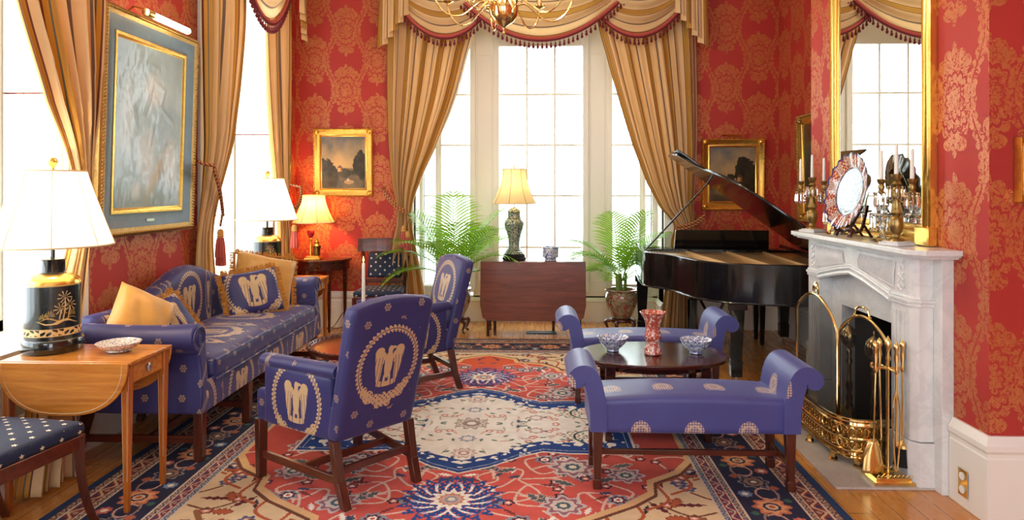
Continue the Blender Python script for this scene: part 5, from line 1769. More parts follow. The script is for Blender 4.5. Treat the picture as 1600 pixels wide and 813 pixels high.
        c.build('caster', 'silver', t)
    l = MB()
    for s in (-.09, .09): l.tube(smooth_path([(.70 + s, -.02, .66), (.70 + s * 1.4, -.02, .45), (.70 + s * .6, -.02, .28), (.70 + s, -.02, .16)], 4), .014, 8)
    l.box(.58, .82, -.08, .04, .12, .16); l.build('pedal_lyre', 'black_lacquer', t)
    for k in (-.05, 0, .05): MB().box(.70 + k - .012, .70 + k + .012, .04, .12, .10, .112).build('pedal', 'brass', t, bevel=.003)
    return t
piano()
t = thing('piano_bench', 'low black piano bench tucked under the keyboard of the grand piano', 'bench', (1.93, 6.98, 0), math.radians(-5))
MB().rbox((0, 0, .465), (.76, .34, .07), .02, 6).build('seat', 'black_lacquer', t)
for sx in (-1, 1):
    for sy in (-1, 1):
        MB().taper((sx * .33, sy * .13, 0), (sx * .33, sy * .13, .435), .018, .018, .030, .030).build('leg', 'black_lacquer', t, bevel=.003)

# ------------------------------------------------------------------ tables
def dleaf(w, h):        # D-shaped drop leaf outline in (x, z), hanging from z=0
    P = [(w / 2, 0)]
    for k in range(1, 24):
        a = PI * k / 24; c, s = math.cos(a), math.sin(a)
        P.append((w / 2 * math.copysign(abs(c) ** .8, c), -h * s ** .9))
    return P + [(-w / 2, 0)]
def pembroke(label, loc, w=.62, d=.36):
    """local: drawer end faces +x, leaves hang on both y sides"""
    t = thing('pembroke_table', label, 'table', loc, 0, 'satinwood drop-leaf tables')
    hx, hy, H = w / 2, d / 2, .73
    MB().box(-hx - .01, hx + .01, -hy, hy, H - .018, H).build('tabletop', 'satinwood', t, bevel=.004)
    for s in (-1, 1):
        m = MB(); m.prism(dleaf(w + .01, .25), (0, s * (hy + .004), H - .004), (1, 0, 0), (0, 0, 1), (0, s, 0), .014)
        o = m.build('drop_leaf', 'satinwood', t, bevel=.003)
        ln = MB(); P = [(x * .93, s * (hy + .0185), H - .012 + z * .92) for x, z in dleaf(w, .25)]
        ln.tube(P, .0016, 4); ln.build('inlay_line', 'shade_trim', o)
    MB().box(-hx + .03, hx - .024, -hy + .02, hy - .01, H - .12, H - .018).build('apron', 'satinwood', t, smooth=False)
    dr = MB().box(hx - .024, hx - .012, -hy + .05, hy - .05, H - .112, H - .026).build('drawer', 'satinwood', t, bevel=.002)
    k = MB().lathe([(.001, 0), (.018, .001), (.020, .004), (.008, .008), (.001, .010)], (hx - .012, 0, H - .068), 14, ax='x')
    k.tube([(hx - .003, .014 * math.cos(a), H - .075 + .016 * math.sin(a)) for a in [2 * PI * q / 14 for q in range(14)]], .0025, 5, closed=True)
    k.build('ring_pull', 'silver', dr)
    for sx in (-1, 1):
        for sy in (-1, 1):
            x, y = sx * (hx - .022), sy * (hy - .024)
            l = MB(); l.taper((x, y, 0), (x, y, H - .02), .011, .011, .021, .021)
            o = l.build('leg', 'satinwood_z', t, bevel=.002)
            c = MB()
            for f in (-1, 1): c.tube([(x + f * .013, y - .0222, H - .14), (x + f * .0095, y - .0160, .16)], .0011, 4)
            c.build('stringing', 'shade_trim', o)
    return t
pembroke('satinwood drop-leaf table with hanging D-shaped leaf under the nearest black lamp', (-2.22, 3.335, .013 * 0))
pembroke('small satinwood table at the far end of the sofa under the second black lamp', (-2.235, 6.185, 0), .60, .32)

# closed mahogany drop-leaf table before the window
t = thing('drop_leaf_table', 'reddish mahogany drop-leaf table with leaves down in front of the bow window', 'table', (-.015, 7.30, 0))
hx, H = .545, .785
MB().box(-hx, hx, -.205, .205, H - .022, H).build('tabletop', 'leaf_wood', t, bevel=.004)
P = [(-hx, -.005), (-hx - .004, -.45), (-hx + .02, -.58)] + [(-hx + .07, -.615)] + [(hx - .07, -.615), (hx - .02, -.58), (hx + .004, -.45), (hx, -.005)]
for s in (-1, 1):
    m = MB(); m.prism(P, (0, s * .207, H), (1, 0, 0), (0, 0, 1), (0, s, 0), .018)
    m.build('drop_leaf', 'leaf_wood', t, bevel=.004)
MB().box(-hx + .05, hx - .05, -.17, .17, H - .13, H - .022).build('apron', 'leaf_wood', t, smooth=False)
for x, y in ((-.47, -.17), (-.40, -.12), (.49, -.13), (-.47, .16), (.49, .16), (.22, .1)):
    MB().taper((x, y, 0), (x, y, H - .03), .014, .014, .022, .022).build('leg', 'dark_mahogany', t, bevel=.003)

# demilune corner table
t = thing('demilune_table', 'small dark half-round table in the back left corner under cream-shaded lamp', 'table', (-2.335, 7.515, 0))
half = lambda rx, ry, n=28: [(rx * math.cos(PI + PI * k / n), ry * math.sin(PI + PI * k / n)) for k in range(n + 1)]
MB().prism(half(.315, .34), (0, 0, .757), (1, 0, 0), (0, 1, 0), (0, 0, 1), .020).build('tabletop', 'mahogany', t, bevel=.004)
MB().prism(half(.285, .31), (0, 0, .66), (1, 0, 0), (0, 1, 0), (0, 0, 1), .097).build('apron', 'dark_mahogany', t, angle=30)
for a in (200, 250, 300, 345):
    x, y = .265 * math.cos(math.radians(a)), .29 * math.sin(math.radians(a))
    MB().taper((x, y, 0), (x, y, .70), .012, .012, .022, .022).build('leg', 'dark_mahogany', t, bevel=.002)

# oval coffee table with lower shelf
t = thing('coffee_table', 'oval mahogany coffee table with lower shelf between the two blue benches', 'table', (.75, 4.37, .012))
def oval(rx, ry, n=64, p=.92): return [(rx * math.copysign(abs(math.cos(2 * PI * k / n)) ** p, math.cos(2 * PI * k / n)), ry * math.copysign(abs(math.sin(2 * PI * k / n)) ** p, math.sin(2 * PI * k / n))) for k in range(n)]
MB().prism(oval(.465, .33), (0, 0, .462), (1, 0, 0), (0, 1, 0), (0, 0, 1), .026).build('tabletop', 'dark_mahogany', t, bevel=.007, bseg=3)
MB().prism(oval(.36, .24), (0, 0, .415), (1, 0, 0), (0, 1, 0), (0, 0, 1), .045).build('apron', 'dark_mahogany', t)
MB().prism(oval(.40, .27), (0, 0, .165), (1, 0, 0), (0, 1, 0), (0, 0, 1), .018).build('shelf', 'dark_mahogany', t, bevel=.005)
for sx in (-1, 1):
    for sy in (-1, 1):
        MB().taper((sx * .30, sy * .195, 0), (sx * .285, sy * .18, .46), .020, .020, .030, .030).build('leg', 'dark_mahogany', t, bevel=.003)

# round tray-top table
t = thing('tray_table', 'small round dark table with carved raised rim between sofa and armchairs', 'table', (-1.13, 4.46, .012))
m = MB().lathe([(.001, .488), (.31, .488), (.325, .480), (.335, .482), (.350, .500), (.356, .518), (.350, .524), (.334, .515), (.322, .503), (.30, .500), (.001, .500)], (0, 0, 0), 72, lobes=36, lamp=.006)
m.build('tray_top', 'mahogany', t)
m = MB()
for k in range(48):
    a = 2 * PI * k / 48; m.lathe([(.001, -.006), (.010, 0), (.001, .006)], (.335 * math.cos(a), .335 * math.sin(a), .518), 6)
m.build('carved_rim', 'dark_mahogany', t)
MB().lathe([(.06, .488), (.05, .47), (.02, .45), (.022, .40), (.035, .36), (.020, .33), (.024, .28), (.045, .23), (.050, .19), (.030, .16), (.04, .13), (.001, .12)], (0, 0, 0), 20).build('pedestal', 'mahogany_z', t)
for k in range(3):
    a = 2 * PI * k / 3 + .4; c, s = math.cos(a), math.sin(a)
    MB().tube(smooth_path([(c * .02, s * .02, .16), (c * .10, s * .10, .15), (c * .19, s * .19, .06), (c * .24, s * .24, .02)], 5), [.024 - .0006 * q for q in range(16)], 8).build('leg', 'mahogany_z', t)

# ------------------------------------------------------------------ lamps
def shade(parent, z0, z1, r0, r1, mat, ribs=8, bell=.25, rot=0.0, seam='shade_seam'):
    def R(f): return r1 + (r0 - r1) * (f ** (1 + bell))
    m = MB(); H = z1 - z0
    def g(u, v):
        a = 2 * PI * u; f = 1 - v
        sc = 1 - .020 * abs(math.sin(ribs * a / 2 + rot * ribs / 2))
        return (R(f) * sc * math.cos(a), R(f) * sc * math.sin(a), z0 + H * v)
    m.grid(g, ribs * 10, 14, closeu=True)
    o = m.build('lamp_shade', mat, parent, angle=80)
    for f, zz in ((1, z0), (0, z1)):
        tr = MB(); tr.tube([(R(f) * .995 * math.cos(2 * PI * k / 48), R(f) * .995 * math.sin(2 * PI * k / 48), zz) for k in range(48)], .0045, 6, closed=True)
        tr.build('shade_trim', 'shade_trim', o)
    s = MB()
    for q in range(ribs):
        a = 2 * PI * q / ribs - rot
        s.tube([((R(1 - v / 10) + .001) * math.cos(a), (R(1 - v / 10) + .001) * math.sin(a), z0 + H * v / 10) for v in range(11)], .0022, 4)
    s.build('shade_seams', seam, o)
    h = MB(); zt = z1 - .02
    h.tube([(-.9 * R(0), 0, zt), (.9 * R(0), 0, zt)], .0025, 4).tube([(0, -.9 * R(0), zt), (0, .9 * R(0), zt)], .0025, 4)
    h.build('shade_spider', 'bulb_socket', parent)
    return o
def bulb(parent, z, power, color=(1, .74, .45), r=.035):
    MB().lathe([(.012, -.05), (.014, -.03), (.012, -.01), (.001, -.01)], (0, 0, z), 12).build('bulb_socket', 'bulb_socket', parent)
    MB().lathe([(.012, -.01), (.020, .008), (.026, .03), (.020, .052), (.001, .062)], (0, 0, z), 14).build('bulb', 'bulb_glow', parent)
    light_point((0, 0, z + .12), power, color, r, parent)
def canister(u, v):
    """gold landscape on black; u angle 0..1 (0.5 faces local -y... ), v height 0..1"""
    blk = (.006, .010, .009); g1 = (.55, .34, .09); g2 = (.75, .52, .20)
    x = (u - .5) * 2 * PI * .127; z = v * .27
    if .018 < z < .056:                                 # lower scroll band
        s = math.sin(x * 120) * math.sin(z * 190 + math.sin(x * 60) * 2)
        return g2 if (s > -.15 or z < .022 or z > .052) and abs(x) < .34 else blk
    if z > .262 : return g1
    if abs(x) < .10:
        if .075 < z < .110:                             # ground strokes
            h = .075 + .018 * (1 + math.sin(x * 50)) ; 
            if abs((z - .086) - .010 * math.sin(x * 45) ) < .008 * (1 - abs(x) / .10): return g2
            if abs((z - .100) + .008 * math.sin(x * 60 + 1)) < .004 * (1 - abs(x) / .10): return g1
        for cx, zb, zt in ((.022, .10, .205), (.045, .10, .165), (.005, .10, .15)):
            if zb < z < zt and abs(x - cx - .010 * math.sin((z - zb) * 20)) < .0022: return g2
            dx, dz = x - cx - .010 * math.sin((zt - zb) * 20), z - zt
            r = math.hypot(dx, dz)
            if r < .034 and r > .002:
                a = math.atan2(dz - .004 - .0 * r, dx)
                if dz > -.022 and abs(math.sin(a * 4.5 + r * 20)) < .30: return g2
        for cx, zc in ((-.035, .118), (-.060, .105), (.065, .118)):
            dx, dz = x - cx, z - zc
            if dz > 0 and math.hypot(dx, dz * .8) < .022 and abs(math.sin(math.atan2(dz, dx) * 7)) < .5: return g1
    if abs(abs(x) - .185) < .0016: return (.05, .07, .07)
    return blk
def tole_lamp(label, loc, rz):
    t = thing('table_lamp', label, 'lamp', loc, rz, 'black and gold canister lamps')
    MB().lathe([(.001, 0), (.132, 0), (.136, .006), (.136, .06), (.130, .068), (.125, .070), (.001, .07)], (0, 0, 0), 48).build('lamp_base', 'black_japanned', t)
    m = MB(); NU, NV = 420, 130
    m.grid(lambda u, v: (.125 * math.cos(2 * PI * (u - .75)), .125 * math.sin(2 * PI * (u - .75)), .07 + .27 * v), NU, NV, closeu=True)
    o = m.build('canister', 'gilt_decoration', t)
    cols = np.ones((len(m.v), 4), np.float32)
    k = 0
    for j in range(NV + 1):
        for i in range(NU): cols[k, :3] = canister(i / NU, j / NV); k += 1
    a = o.data.attributes.new('Col', 'FLOAT_COLOR', 'POINT'); a.data.foreach_set('color', cols.ravel())
    MB().lathe([(.125, .34), (.122, .352), (.112, .368), (.098, .378), (.075, .385), (.062, .39), (.001, .39)], (0, 0, 0), 40).build('shoulder', 'gilt_smooth', t)
    MB().lathe([(.060, .388), (.062, .392), (.055, .395), (.055, .455), (.060, .462), (.030, .468), (.010, .47), (.010, .52), (.001, .52)], (0, 0, 0), 32).build('neck', 'black_japanned', t)
    MB().tube([(0, 0, .50), (.075, 0, .60), (.08, 0, .75), (0, 0, .895)], .002, 4).tube([(0, 0, .50), (-.075, 0, .60), (-.08, 0, .75), (0, 0, .895)], .002, 4).build('harp', 'bulb_socket', t)
    bulb(t, .60, 7)
    shade(t, .53, .905, .272, .148, 'shade_white', 8, .10, .2, 'shade_trim')
    MB().lathe([(.006, .885), (.010, .905), (.007, .92), (.015, .93), (.024, .948), (.024, .955), (.014, .972), (.001, .976)], (0, 0, 0), 16).build('finial', 'gilt_smooth', t)
    return t
L1 = tole_lamp('black canister lamp with gold palm scene on the near satinwood table, largest white shade', (-2.435, 3.375, .731), math.radians(46))
L2 = dup(L1, (-2.44, 6.16, .731), math.radians(20), 'black canister lamp with white shade behind the far arm of the sofa, before the window', 'black and gold canister lamps')

t = thing('table_lamp', 'small gilt figure lamp with cream shade on the dark half-round corner table', 'lamp', (-2.385, 7.30, .778))
MB().box(-.085, .085, -.06, .06, 0, .025).box(-.07, .07, -.05, .05, .025, .04).build('lamp_base', 'gilt', t, bevel=.004)
MB().lathe([(.03, .04), (.018, .05), (.022, .07), (.014, .10), (.018, .15), (.012, .20), (.020, .22), (.010, .235)], (-.03, 0, 0), 14).build('column', 'gilt', t)
f = MB().lathe([(.030, .04), (.038, .06), (.034, .10), (.040, .13), (.046, .15), (.030, .165), (.020, .175), (.026, .19), (.012, .205), (.008, .225), (.001, .235)], (.035, 0, 0), 16, lobes=6, lamp=.08)
f.build('urn', 'old_bronze', t)
simple('ruby_glass', (.35, .01, .03), .08, coat=1)
MB().lathe([(.008, .23), (.020, .24), (.036, .27), (.040, .30), (.030, .32), (.012, .325)], (-.03, 0, 0), 20, lobes=8, lamp=.06).build('font', 'ruby_glass', t)
MB().tube([(-.03, 0, .32), (0, 0, .36), (0, 0, .70)], .005, 6).build('rod', 'bulb_socket', t)
bulb(t, .46, 14, (1, .55, .18))
shade(t, .40, .695, .225, .118, 'shade_cream', 8, .6, .3)

t = thing('table_lamp', 'green pierced vase lamp with cream shade on the drop-leaf table by the window', 'lamp', (-.215, 7.26, .786))
MB().lathe([(.112, 0), (.120, .006), (.122, .018), (.108, .040), (.112, .050), (.104, .058), (.100, .064), (.001, .064)], (0, 0, 0), 36, lobes=6, lamp=.035).build('lamp_base', 'soot_black', t)
MB().lathe([(.098, .064), (.102, .072), (.094, .082), (.096, .092), (.082, .100), (.082, .110), (.066, .122), (.058, .15), (.060, .20), (.074, .27), (.096, .33), (.108, .375), (.108, .40), (.092, .425), (.078, .435), (.080, .445), (.070, .455), (.066, .50), (.072, .51), (.058, .535), (.030, .55), (.012, .56)], (0, 0, 0), 40).build('vase_body', 'reticulated', t)
MB().tube([(0, 0, .55), (0, 0, .97)], .006, 6).build('rod', 'bulb_socket', t)
bulb(t, .68, 2.5)
shade(t, .600, .965, .238, .128, 'shade_cream', 8, .9, .2)
MB().lathe([(.006, .96), (.008, .98), (.005, .99), (.009, 1.0), (.001, 1.015)], (0, 0, 0), 10).build('finial', 'gilt_smooth', t)

# ------------------------------------------------------------------ china and small things
def bowl(label, loc):
    o = MB().lathe([(.035, 0), (.040, .003), (.038, .012), (.060, .030), (.084, .058), (.097, .084), (.100, .090), (.096, .089), (.078, .058), (.050, .030), (.001, .022)], (0, 0, 0), 40, lobes=10, lamp=.012).build('bowl', 'blue_white_china')
    o.location = loc; return tag(o, label, 'bowl', 'blue and white bowls on the coffee table')
bowl('blue and white china bowl on coffee table, left of the coral vase', (.505, 4.42, .5015))
bowl('blue and white china bowl on coffee table, right of the coral vase', (1.025, 4.37, .5015))
o = MB().lathe([(.050, 0), (.056, .006), (.052, .03), (.046, .05), (.040, .07), (.044, .09), (.052, .10), (.054, .115), (.050, .135), (.044, .15), (.046, .19), (.058, .225), (.076, .255), (.082, .265), (.078, .268), (.062, .24), (.046, .20), (.04, .15), (.001, .14)], (0, 0, 0), 40).build('vase', 'coral_china')
o.location = (.748, 4.34, .5015); tag(o, 'tall flared coral red patterned vase in the middle of the coffee table', 'vase')
o = MB().lathe([(.050, 0), (.056, .004), (.054, .010), (.084, .022), (.100, .040), (.104, .046), (.100, .047), (.078, .028), (.04, .018), (.001, .016)], (0, 0, 0), 48).build('dish', 'dish_china')
o.location = (-2.085, 3.36, .7315); tag(o, 'shallow round white and silver dish on the near satinwood table', 'dish')
o = MB().lathe([(.060, 0), (.066, .003), (.064, .010), (.058, .018), (.066, .030), (.084, .038), (.086, .06), (.084, .12), (.090, .140), (.092, .148), (.080, .148), (.074, .12), (.070, .04), (.001, .03)], (0, 0, 0), 40).build('cachepot', 'blue_white_china')
o.location = (.170, 7.20, .786); tag(o, 'blue and white china cachepot on the drop-leaf table by the window', 'pot')
# candlestick on the tray table
t = thing('candlestick', 'silver candlestick on the round tray table, behind the nearest armchair', 'candlestick', (-1.135, 4.50, .513))
MB().lathe([(.045, 0), (.048, .004), (.036, .012), (.014, .02), (.010, .05), (.016, .07), (.009, .10), (.012, .15), (.018, .19), (.010, .21), (.014, .235), (.018, .25), (.032, .262), (.033, .266), (.012, .27), (.001, .27)], (0, 0, 0), 24).build('stem', 'silver', t)
o = thing('candle', 'tall lit white candle in the silver candlestick', 'candle', (-1.135, 4.50, .784))
MB().lathe([(.0125, 0), (.0115, .15), (.0105, .262), (.007, .270), (.001, .266)], (0, 0, 0), 16).build('wax', 'candle_wax', o)
MB().tube([(0, 0, .262), (0, 0, .278)], .0012, 4).build('wick', 'soot_black', o)
MB().lathe([(.001, .273), (.0045, .280), (.0055, .288), (.003, .302), (.001, .312)], (0, 0, 0), 10).build('flame', 'flame', o)
# floor register
t = thing('floor_register', 'dark iron floor vent grille in front of the window table', 'vent', (.075, 7.31, 0))
m = MB().box(-.165, .165, -.055, -.045, 0, .008).box(-.165, .165, .045, .055, 0, .008).box(-.165, -.155, -.045, .045, 0, .008).box(.155, .165, -.045, .045, 0, .008).box(-.155, .155, -.045, .045, 0, .002)
m.build('frame', 'vent_iron', t, smooth=False)
m = MB()
for k in range(22): m.box(-.150 + k * .014, -.144 + k * .014, -.045, .045, .002, .008)
m.build('louvres', 'vent_iron', t, smooth=False)
# lamp cord and plate on the back skirting
m = MB().tube(smooth_path([(-2.12, 7.505, .17), (-2.15, 7.48, .12), (-2.22, 7.46, .02), (-2.32, 7.44, .008)], 6), .004, 6).tube(smooth_path([(-2.10, 7.505, .30), (-2.08, 7.49, .15), (-2.07, 7.46, .05), (-2.16, 7.45, .008), (-2.26, 7.40, .008)], 6), .003, 6)
tag(m.build('lamp_cord', 'cord_black'), 'thin black lamp cords on the floor beneath the corner half-round table', 'cord')

# ------------------------------------------------------------------ pictures
def pic_noise(x, y, s, seed):
    x, y = x * s, y * s
    def h(i, j): 
        v = math.sin(i * 127.1 + j * 311.7 + seed * 74.7) * 43758.5453
        return v - math.floor(v)
    i, j = math.floor(x), math.floor(y); f, g = x - i, y - j; f = f * f * (3 - 2 * f); g = g * g * (3 - 2 * g)
    return (h(i, j) * (1 - f) + h(i + 1, j) * f) * (1 - g) + (h(i, j + 1) * (1 - f) + h(i + 1, j + 1) * f) * g
def fbm(x, y, s, seed): return sum(pic_noise(x, y, s * 2 ** k, seed + k) / 2 ** (k + 1) for k in range(4)) / .94
def mixc(a, b, f): f = max(0, min(1, f)); return tuple(p + (q - p) * f for p, q in zip(a, b))
def landscape(seed, trees, house):
    def f(u, v):
        n = fbm(u, v, 5, seed); n2 = fbm(u, v, 11, seed + 9)
        sky = mixc(rgb(176, 150, 104), rgb(96, 98, 96), (v - .45) * 1.7 + (n - .5) * 1.2)
        c = sky
        hor = .34 + .06 * n
        if v < hor: c = mixc(rgb(46, 38, 22), rgb(112, 92, 56), n * 1.3 - .3 + (.25 if abs(v - hor * .55 - (u - .5) * .1) < .04 else 0))
        if hor - .03 < v < hor + .03: c = mixc(c, rgb(60, 56, 44), .7)
        for (cx, cz, rx, rz) in trees:
            d = ((u - cx) / rx) ** 2 + ((v - cz) / rz) ** 2 + (n2 - .5) * 1.1
            if d < .85: c = mixc(rgb(20, 19, 12), rgb(58, 52, 26), n2 * 1.6 - .5)
        hx, hz, hs = house
        if abs(u - hx) < .05 * hs and hz < v < hz + .08 * hs: c = rgb(190, 146, 92) if u < hx + .01 else rgb(128, 84, 50)
        if abs(u - hx) < .06 * hs * (1 - (v - hz - .08 * hs) / (.06 * hs)) and hz + .08 * hs <= v < hz + .13 * hs: c = rgb(88, 54, 34)
        if math.hypot((u - .62) * 2.2, (v - .13) * 6) < .25 and seed == 1: c = rgb(176, 140, 92)
        if math.hypot((u - .60), (v - .17)) < .022 and seed == 1: c = rgb(210, 190, 160)
        if math.hypot((u - .30) * 1.2, (v - .18) * 3.4) < .22 and seed == 2: c = mixc(rgb(130, 112, 74), c, .3)
        return c
    return f
def canvas(parent, name, w, h, fn, nx, ny, mat='oil_paint', relief=None, y=0.0):
    """in the x-z plane facing -y"""
    m = MB(); m.grid(lambda u, v: ((u - .5) * w, y - (relief(u, v) if relief else 0), (v - .5) * h), nx, ny)
    o = m.build(name, mat, parent)
    A = np.ones(((nx + 1) * (ny + 1), 4), np.float32); k = 0
    for j in range(ny + 1):
        for i in range(nx + 1): A[k, :3] = fn(i / nx, j / ny); k += 1
    a = o.data.attributes.new('Col', 'FLOAT_COLOR', 'POINT'); a.data.foreach_set('color', A.ravel())
    return o
def picture(name, label, loc, rz, w, h, fw, fn, mats, tilt=0.02, group=None, plaque=False, corners=True, res=(110, 100), relief=None, deep=0.0):
    """local: faces -y; frame section in up to three bands of material"""
    t = thing(name, label, 'picture', loc, 0, group); t.rotation_euler = (tilt, 0, rz)
    W, Hh = w / 2, h / 2
    bands = [('outer_frame', mats[0], [(0, 0), (-.030, 0), (-.045, .10 * fw), (-.038, .22 * fw), (-.034, .30 * fw), (0, .30 * fw)]),
             ('frame_cove', mats[1], [(0, .28 * fw), (-.034, .30 * fw), (-.024, .45 * fw), (-.016, .65 * fw), (-.018, .78 * fw), (0, .78 * fw)]),
             ('frame_liner', mats[2], [(0, .76 * fw), (-.022, .78 * fw), (-.024, .86 * fw), (-.014, .92 * fw), (-.010, 1.0 * fw), (0, fw)])]
    for nm, mt, prof in bands:
        prof = [(a - deep if a < 0 else a, b) for a, b in prof]
        m = frame_rails(prof, -W, W, -Hh, Hh, 'y'); m.build(nm, mt, t, angle=50)
    if corners or deep:
        c = MB(); random.seed(int(w * 100))
        N = int((w + h) * 2 / .022)
        for k in range(N):                        # moulded leaf ornament along the outer rail
            q = k / N * 2 * (w + h)
            if q < w: p = (-W + q, -Hh)
            elif q < w + h: p = (W, -Hh + q - w)
            elif q < 2 * w + h: p = (W - (q - w - h), Hh)
            else: p = (-W, Hh - (q - 2 * w - h))
            p = (p[0] * (1 - .12 * fw / W), p[1] * (1 - .12 * fw / Hh))
            c.lathe([(.001, -.052 - deep), (.007, -.048 - deep), (.011, -.040 - deep), (.011, -.034 - deep)], (p[0], 0, p[1]), 6, ax='y')
        for sx in (-1, 1) if corners else ():
            for sz in (-1, 1):
                c.lathe([(.001, -.054), (.014, -.052), (fw * .30, -.044), (fw * .38, -.030)], (sx * (W - fw * .4), 0, sz * (Hh - fw * .4)), 16, ax='y', lobes=8, lamp=.12)
        c.build('carved_ornament', mats[0], t)
    canvas(t, 'painting', w - 2 * fw + .01, h - 2 * fw + .01, fn, *res, y=-.008 - deep, relief=relief)
    if plaque: MB().box(-.045, .045, -.030 - deep, -.022 - deep, -Hh + fw * .45, -Hh + fw * .45 + .02).build('name_plate', 'silver', t, bevel=.002)
    return t
G3 = ['gilt', 'gilt', 'gilt_smooth']
picture('landscape_painting', 'gilt-framed landscape painting above the corner table, left of the window', (-2.125, 7.545, 1.835), 0, .67, .76, .092, landscape(1, [(.12, .30, .22, .34), (.88, .45, .17, .30), (.30, .22, .12, .18), (.5, .30, .16, .10)], (.42, .32, 1.0)), G3, .03, 'gilt-framed landscapes on the back wall')
picture('landscape_painting', 'gilt-framed landscape painting behind the open piano lid, right of the window', (2.165, 7.545, 1.70), 0, .68, .78, .095, landscape(2, [(.74, .55, .20, .30), (.90, .42, .18, .34), (.45, .40, .10, .12), (.25, .36, .10, .06)], (.66, .36, 1.1)), G3, .03, 'gilt-framed landscapes on the back wall')
MB_ = MB().tube([(2.03, 7.47, 2.125), (2.26, 7.47, 2.118)], .012, 8).tube([(2.15, 7.50, 2.09), (2.15, 7.47, 2.12)], .006, 6)
tag(MB_.build('picture_light', 'brass'), 'small brass picture light on top of the right landscape painting', 'picture light')
def portrait(u, v):
    c = mixc(rgb(30, 22, 14), rgb(52, 38, 24), fbm(u, v, 4, 3))
    if ((u - .55) / .16) ** 2 + ((v - .66) / .17) ** 2 < 1: c = mixc(rgb(168, 122, 92), rgb(110, 74, 56), abs(u - .5) * 4)
    if ((u - .55) / .18) ** 2 + ((v - .78) / .12) ** 2 < 1 and v > .74: c = rgb(36, 26, 20)
    if v < .48 and abs(u - .55) < .12 + (.48 - v) * .9: c = rgb(22, 20, 22)
    if abs(u - .55) < .05 and .40 < v < .50: c = rgb(180, 172, 160)
    return c
picture('portrait_painting', 'dark portrait in carved gilt frame on the right wall past the chimney breast', (2.645, 6.49, 1.74), -PI / 2, .74, 1.04, .10, portrait, ['dull_gilt', 'gilt', 'gilt_smooth'], .02, None)
def dark_pic(u, v): return mixc(rgb(26, 22, 20), rgb(60, 44, 34), fbm(u, v, 5, 8))
picture('small_painting', 'small dark picture in plain gilt frame at the right edge of the photo', (2.37, 3.235, 1.635), 0, .30, .30, .045, dark_pic, G3, .0, None, corners=False, res=(30, 30))
# big blank canvas on the left wall, with glare painted into its colours
def bigc(u, v):
    n = fbm(u, v * 1.3, 4, 11); n2 = fbm(u, v * 1.3, 14, 21)
    c = mixc(rgb(128, 158, 170), rgb(176, 198, 204), v * .2 + n * .9 + (n2 - .5) * .3)
    c = mixc(c, rgb(86, 100, 104), max(0, v - .72) * 1.6)
    c = mixc(c, rgb(96, 104, 86), max(0, .16 - v) * 4)
    c = mixc(c, rgb(188, 158, 100), max(0, 1 - abs((u - .62) - (v - .22) * .9) * 9) * max(0, 1 - abs(v - .2) * 4) * .8)
    for cx, cz, rx, rz, k in ((.52, .74, .13, .10, .5), (.45, .30, .12, .16, .45), (.30, .10, .06, .05, .5), (.85, .28, .10, .14, .5), (.15, .55, .08, .2, .3)):
        d = ((u - cx) / rx) ** 2 + ((v - cz) / rz) ** 2
        c = mixc(c, rgb(226, 228, 226), k * max(0, 1 - d * .5))  # whitish blobs: glare highlights put into the canvas colour
    return c
def crease(u, v):
    r = 0
    for (x0, z0, x1, z1) in ((.52, .80, .70, .75), (.70, .75, .64, .66), (.48, .70, .40, .58), (.54, .69, .68, .62), (.68, .62, .86, .55), (.52, .80, .47, .70), (.42, .90, .60, .88), (.25, .62, .30, .50), (.74, .42, .90, .40), (.55, .52, .50, .40)):
        dx, dz = x1 - x0, z1 - z0; t_ = max(0, min(1, ((u - x0) * dx + (v - z0) * dz) / (dx * dx + dz * dz)))
        d = math.hypot(u - x0 - t_ * dx, v - z0 - t_ * dz); r = max(r, .0045 * max(0, 1 - d / .03) ** 1.5)
    return r + .010 * fbm(u, v, 4, 4)
simple('frame_bluegrey', rgb(84, 98, 104), .35, .25, bump=.2, bscale=60, var=.25, vscale=14)
picture('large_painting', 'large pale blue-grey canvas in wide gilt and grey frame on left wall', (WX + .04, 4.50, 1.955), PI / 2, 1.13, 1.42, .185, bigc, ['dull_gilt', 'frame_bluegrey', 'gilt'], .030, None, plaque=True, corners=False, res=(170, 200), relief=crease, deep=.035)
t = thing('picture_light', 'long tubular brass picture light over the large grey-framed canvas', 'picture light', (WX + .22, 4.48, 2.655))
MB().lathe([(.001, -.27), (.026, -.268), (.028, -.26), (.028, -.20), (.001, -.20)], (0, 0, 0), 16, ax='y').build('housing', 'brass', t)
MB().lathe([(.001, .25), (.023, .25), (.023, .262), (.001, .262)], (0, 0, 0), 12, ax='y').build('end_cap', 'brass', t)
MB().tube([(0, -.23, .02), (-.10, -.23, .05), (-.17, -.23, .0)], .006, 6).build('bracket', 'brass', t)
MB().lathe([(.022, -.20), (.022, .25)], (0, 0, 0), 16, ax='y').build('tube', 'bulb_glow', t)
# oval picture near the corner
t = thing('oval_picture', 'small oval picture in dark gilt frame near the back left corner', 'picture', (WX + .012, 7.09, 1.78), PI / 2)
def ovl(r, e): return [(r * .20 / .25 * math.cos(2 * PI * k / 48) * 1.0, e, r * 1.0 * math.sin(2 * PI * k / 48)) for k in range(48)]
MB().tube(ovl(.235, -.02), .020, 8, closed=True).build('outer_frame', 'dull_gilt', t); MB().tube(ovl(.205, -.024), .010, 8, closed=True).build('frame_liner', 'gilt_smooth', t)
m = MB(); m.add([(0, -.012, 0)] + [(x, -.012, z) for x, _, z in ovl(.21, 0)], [(0, 1 + k, 1 + (k + 1) % 48) for k in range(48)])
m.build('painting', 'gold_silk', t)

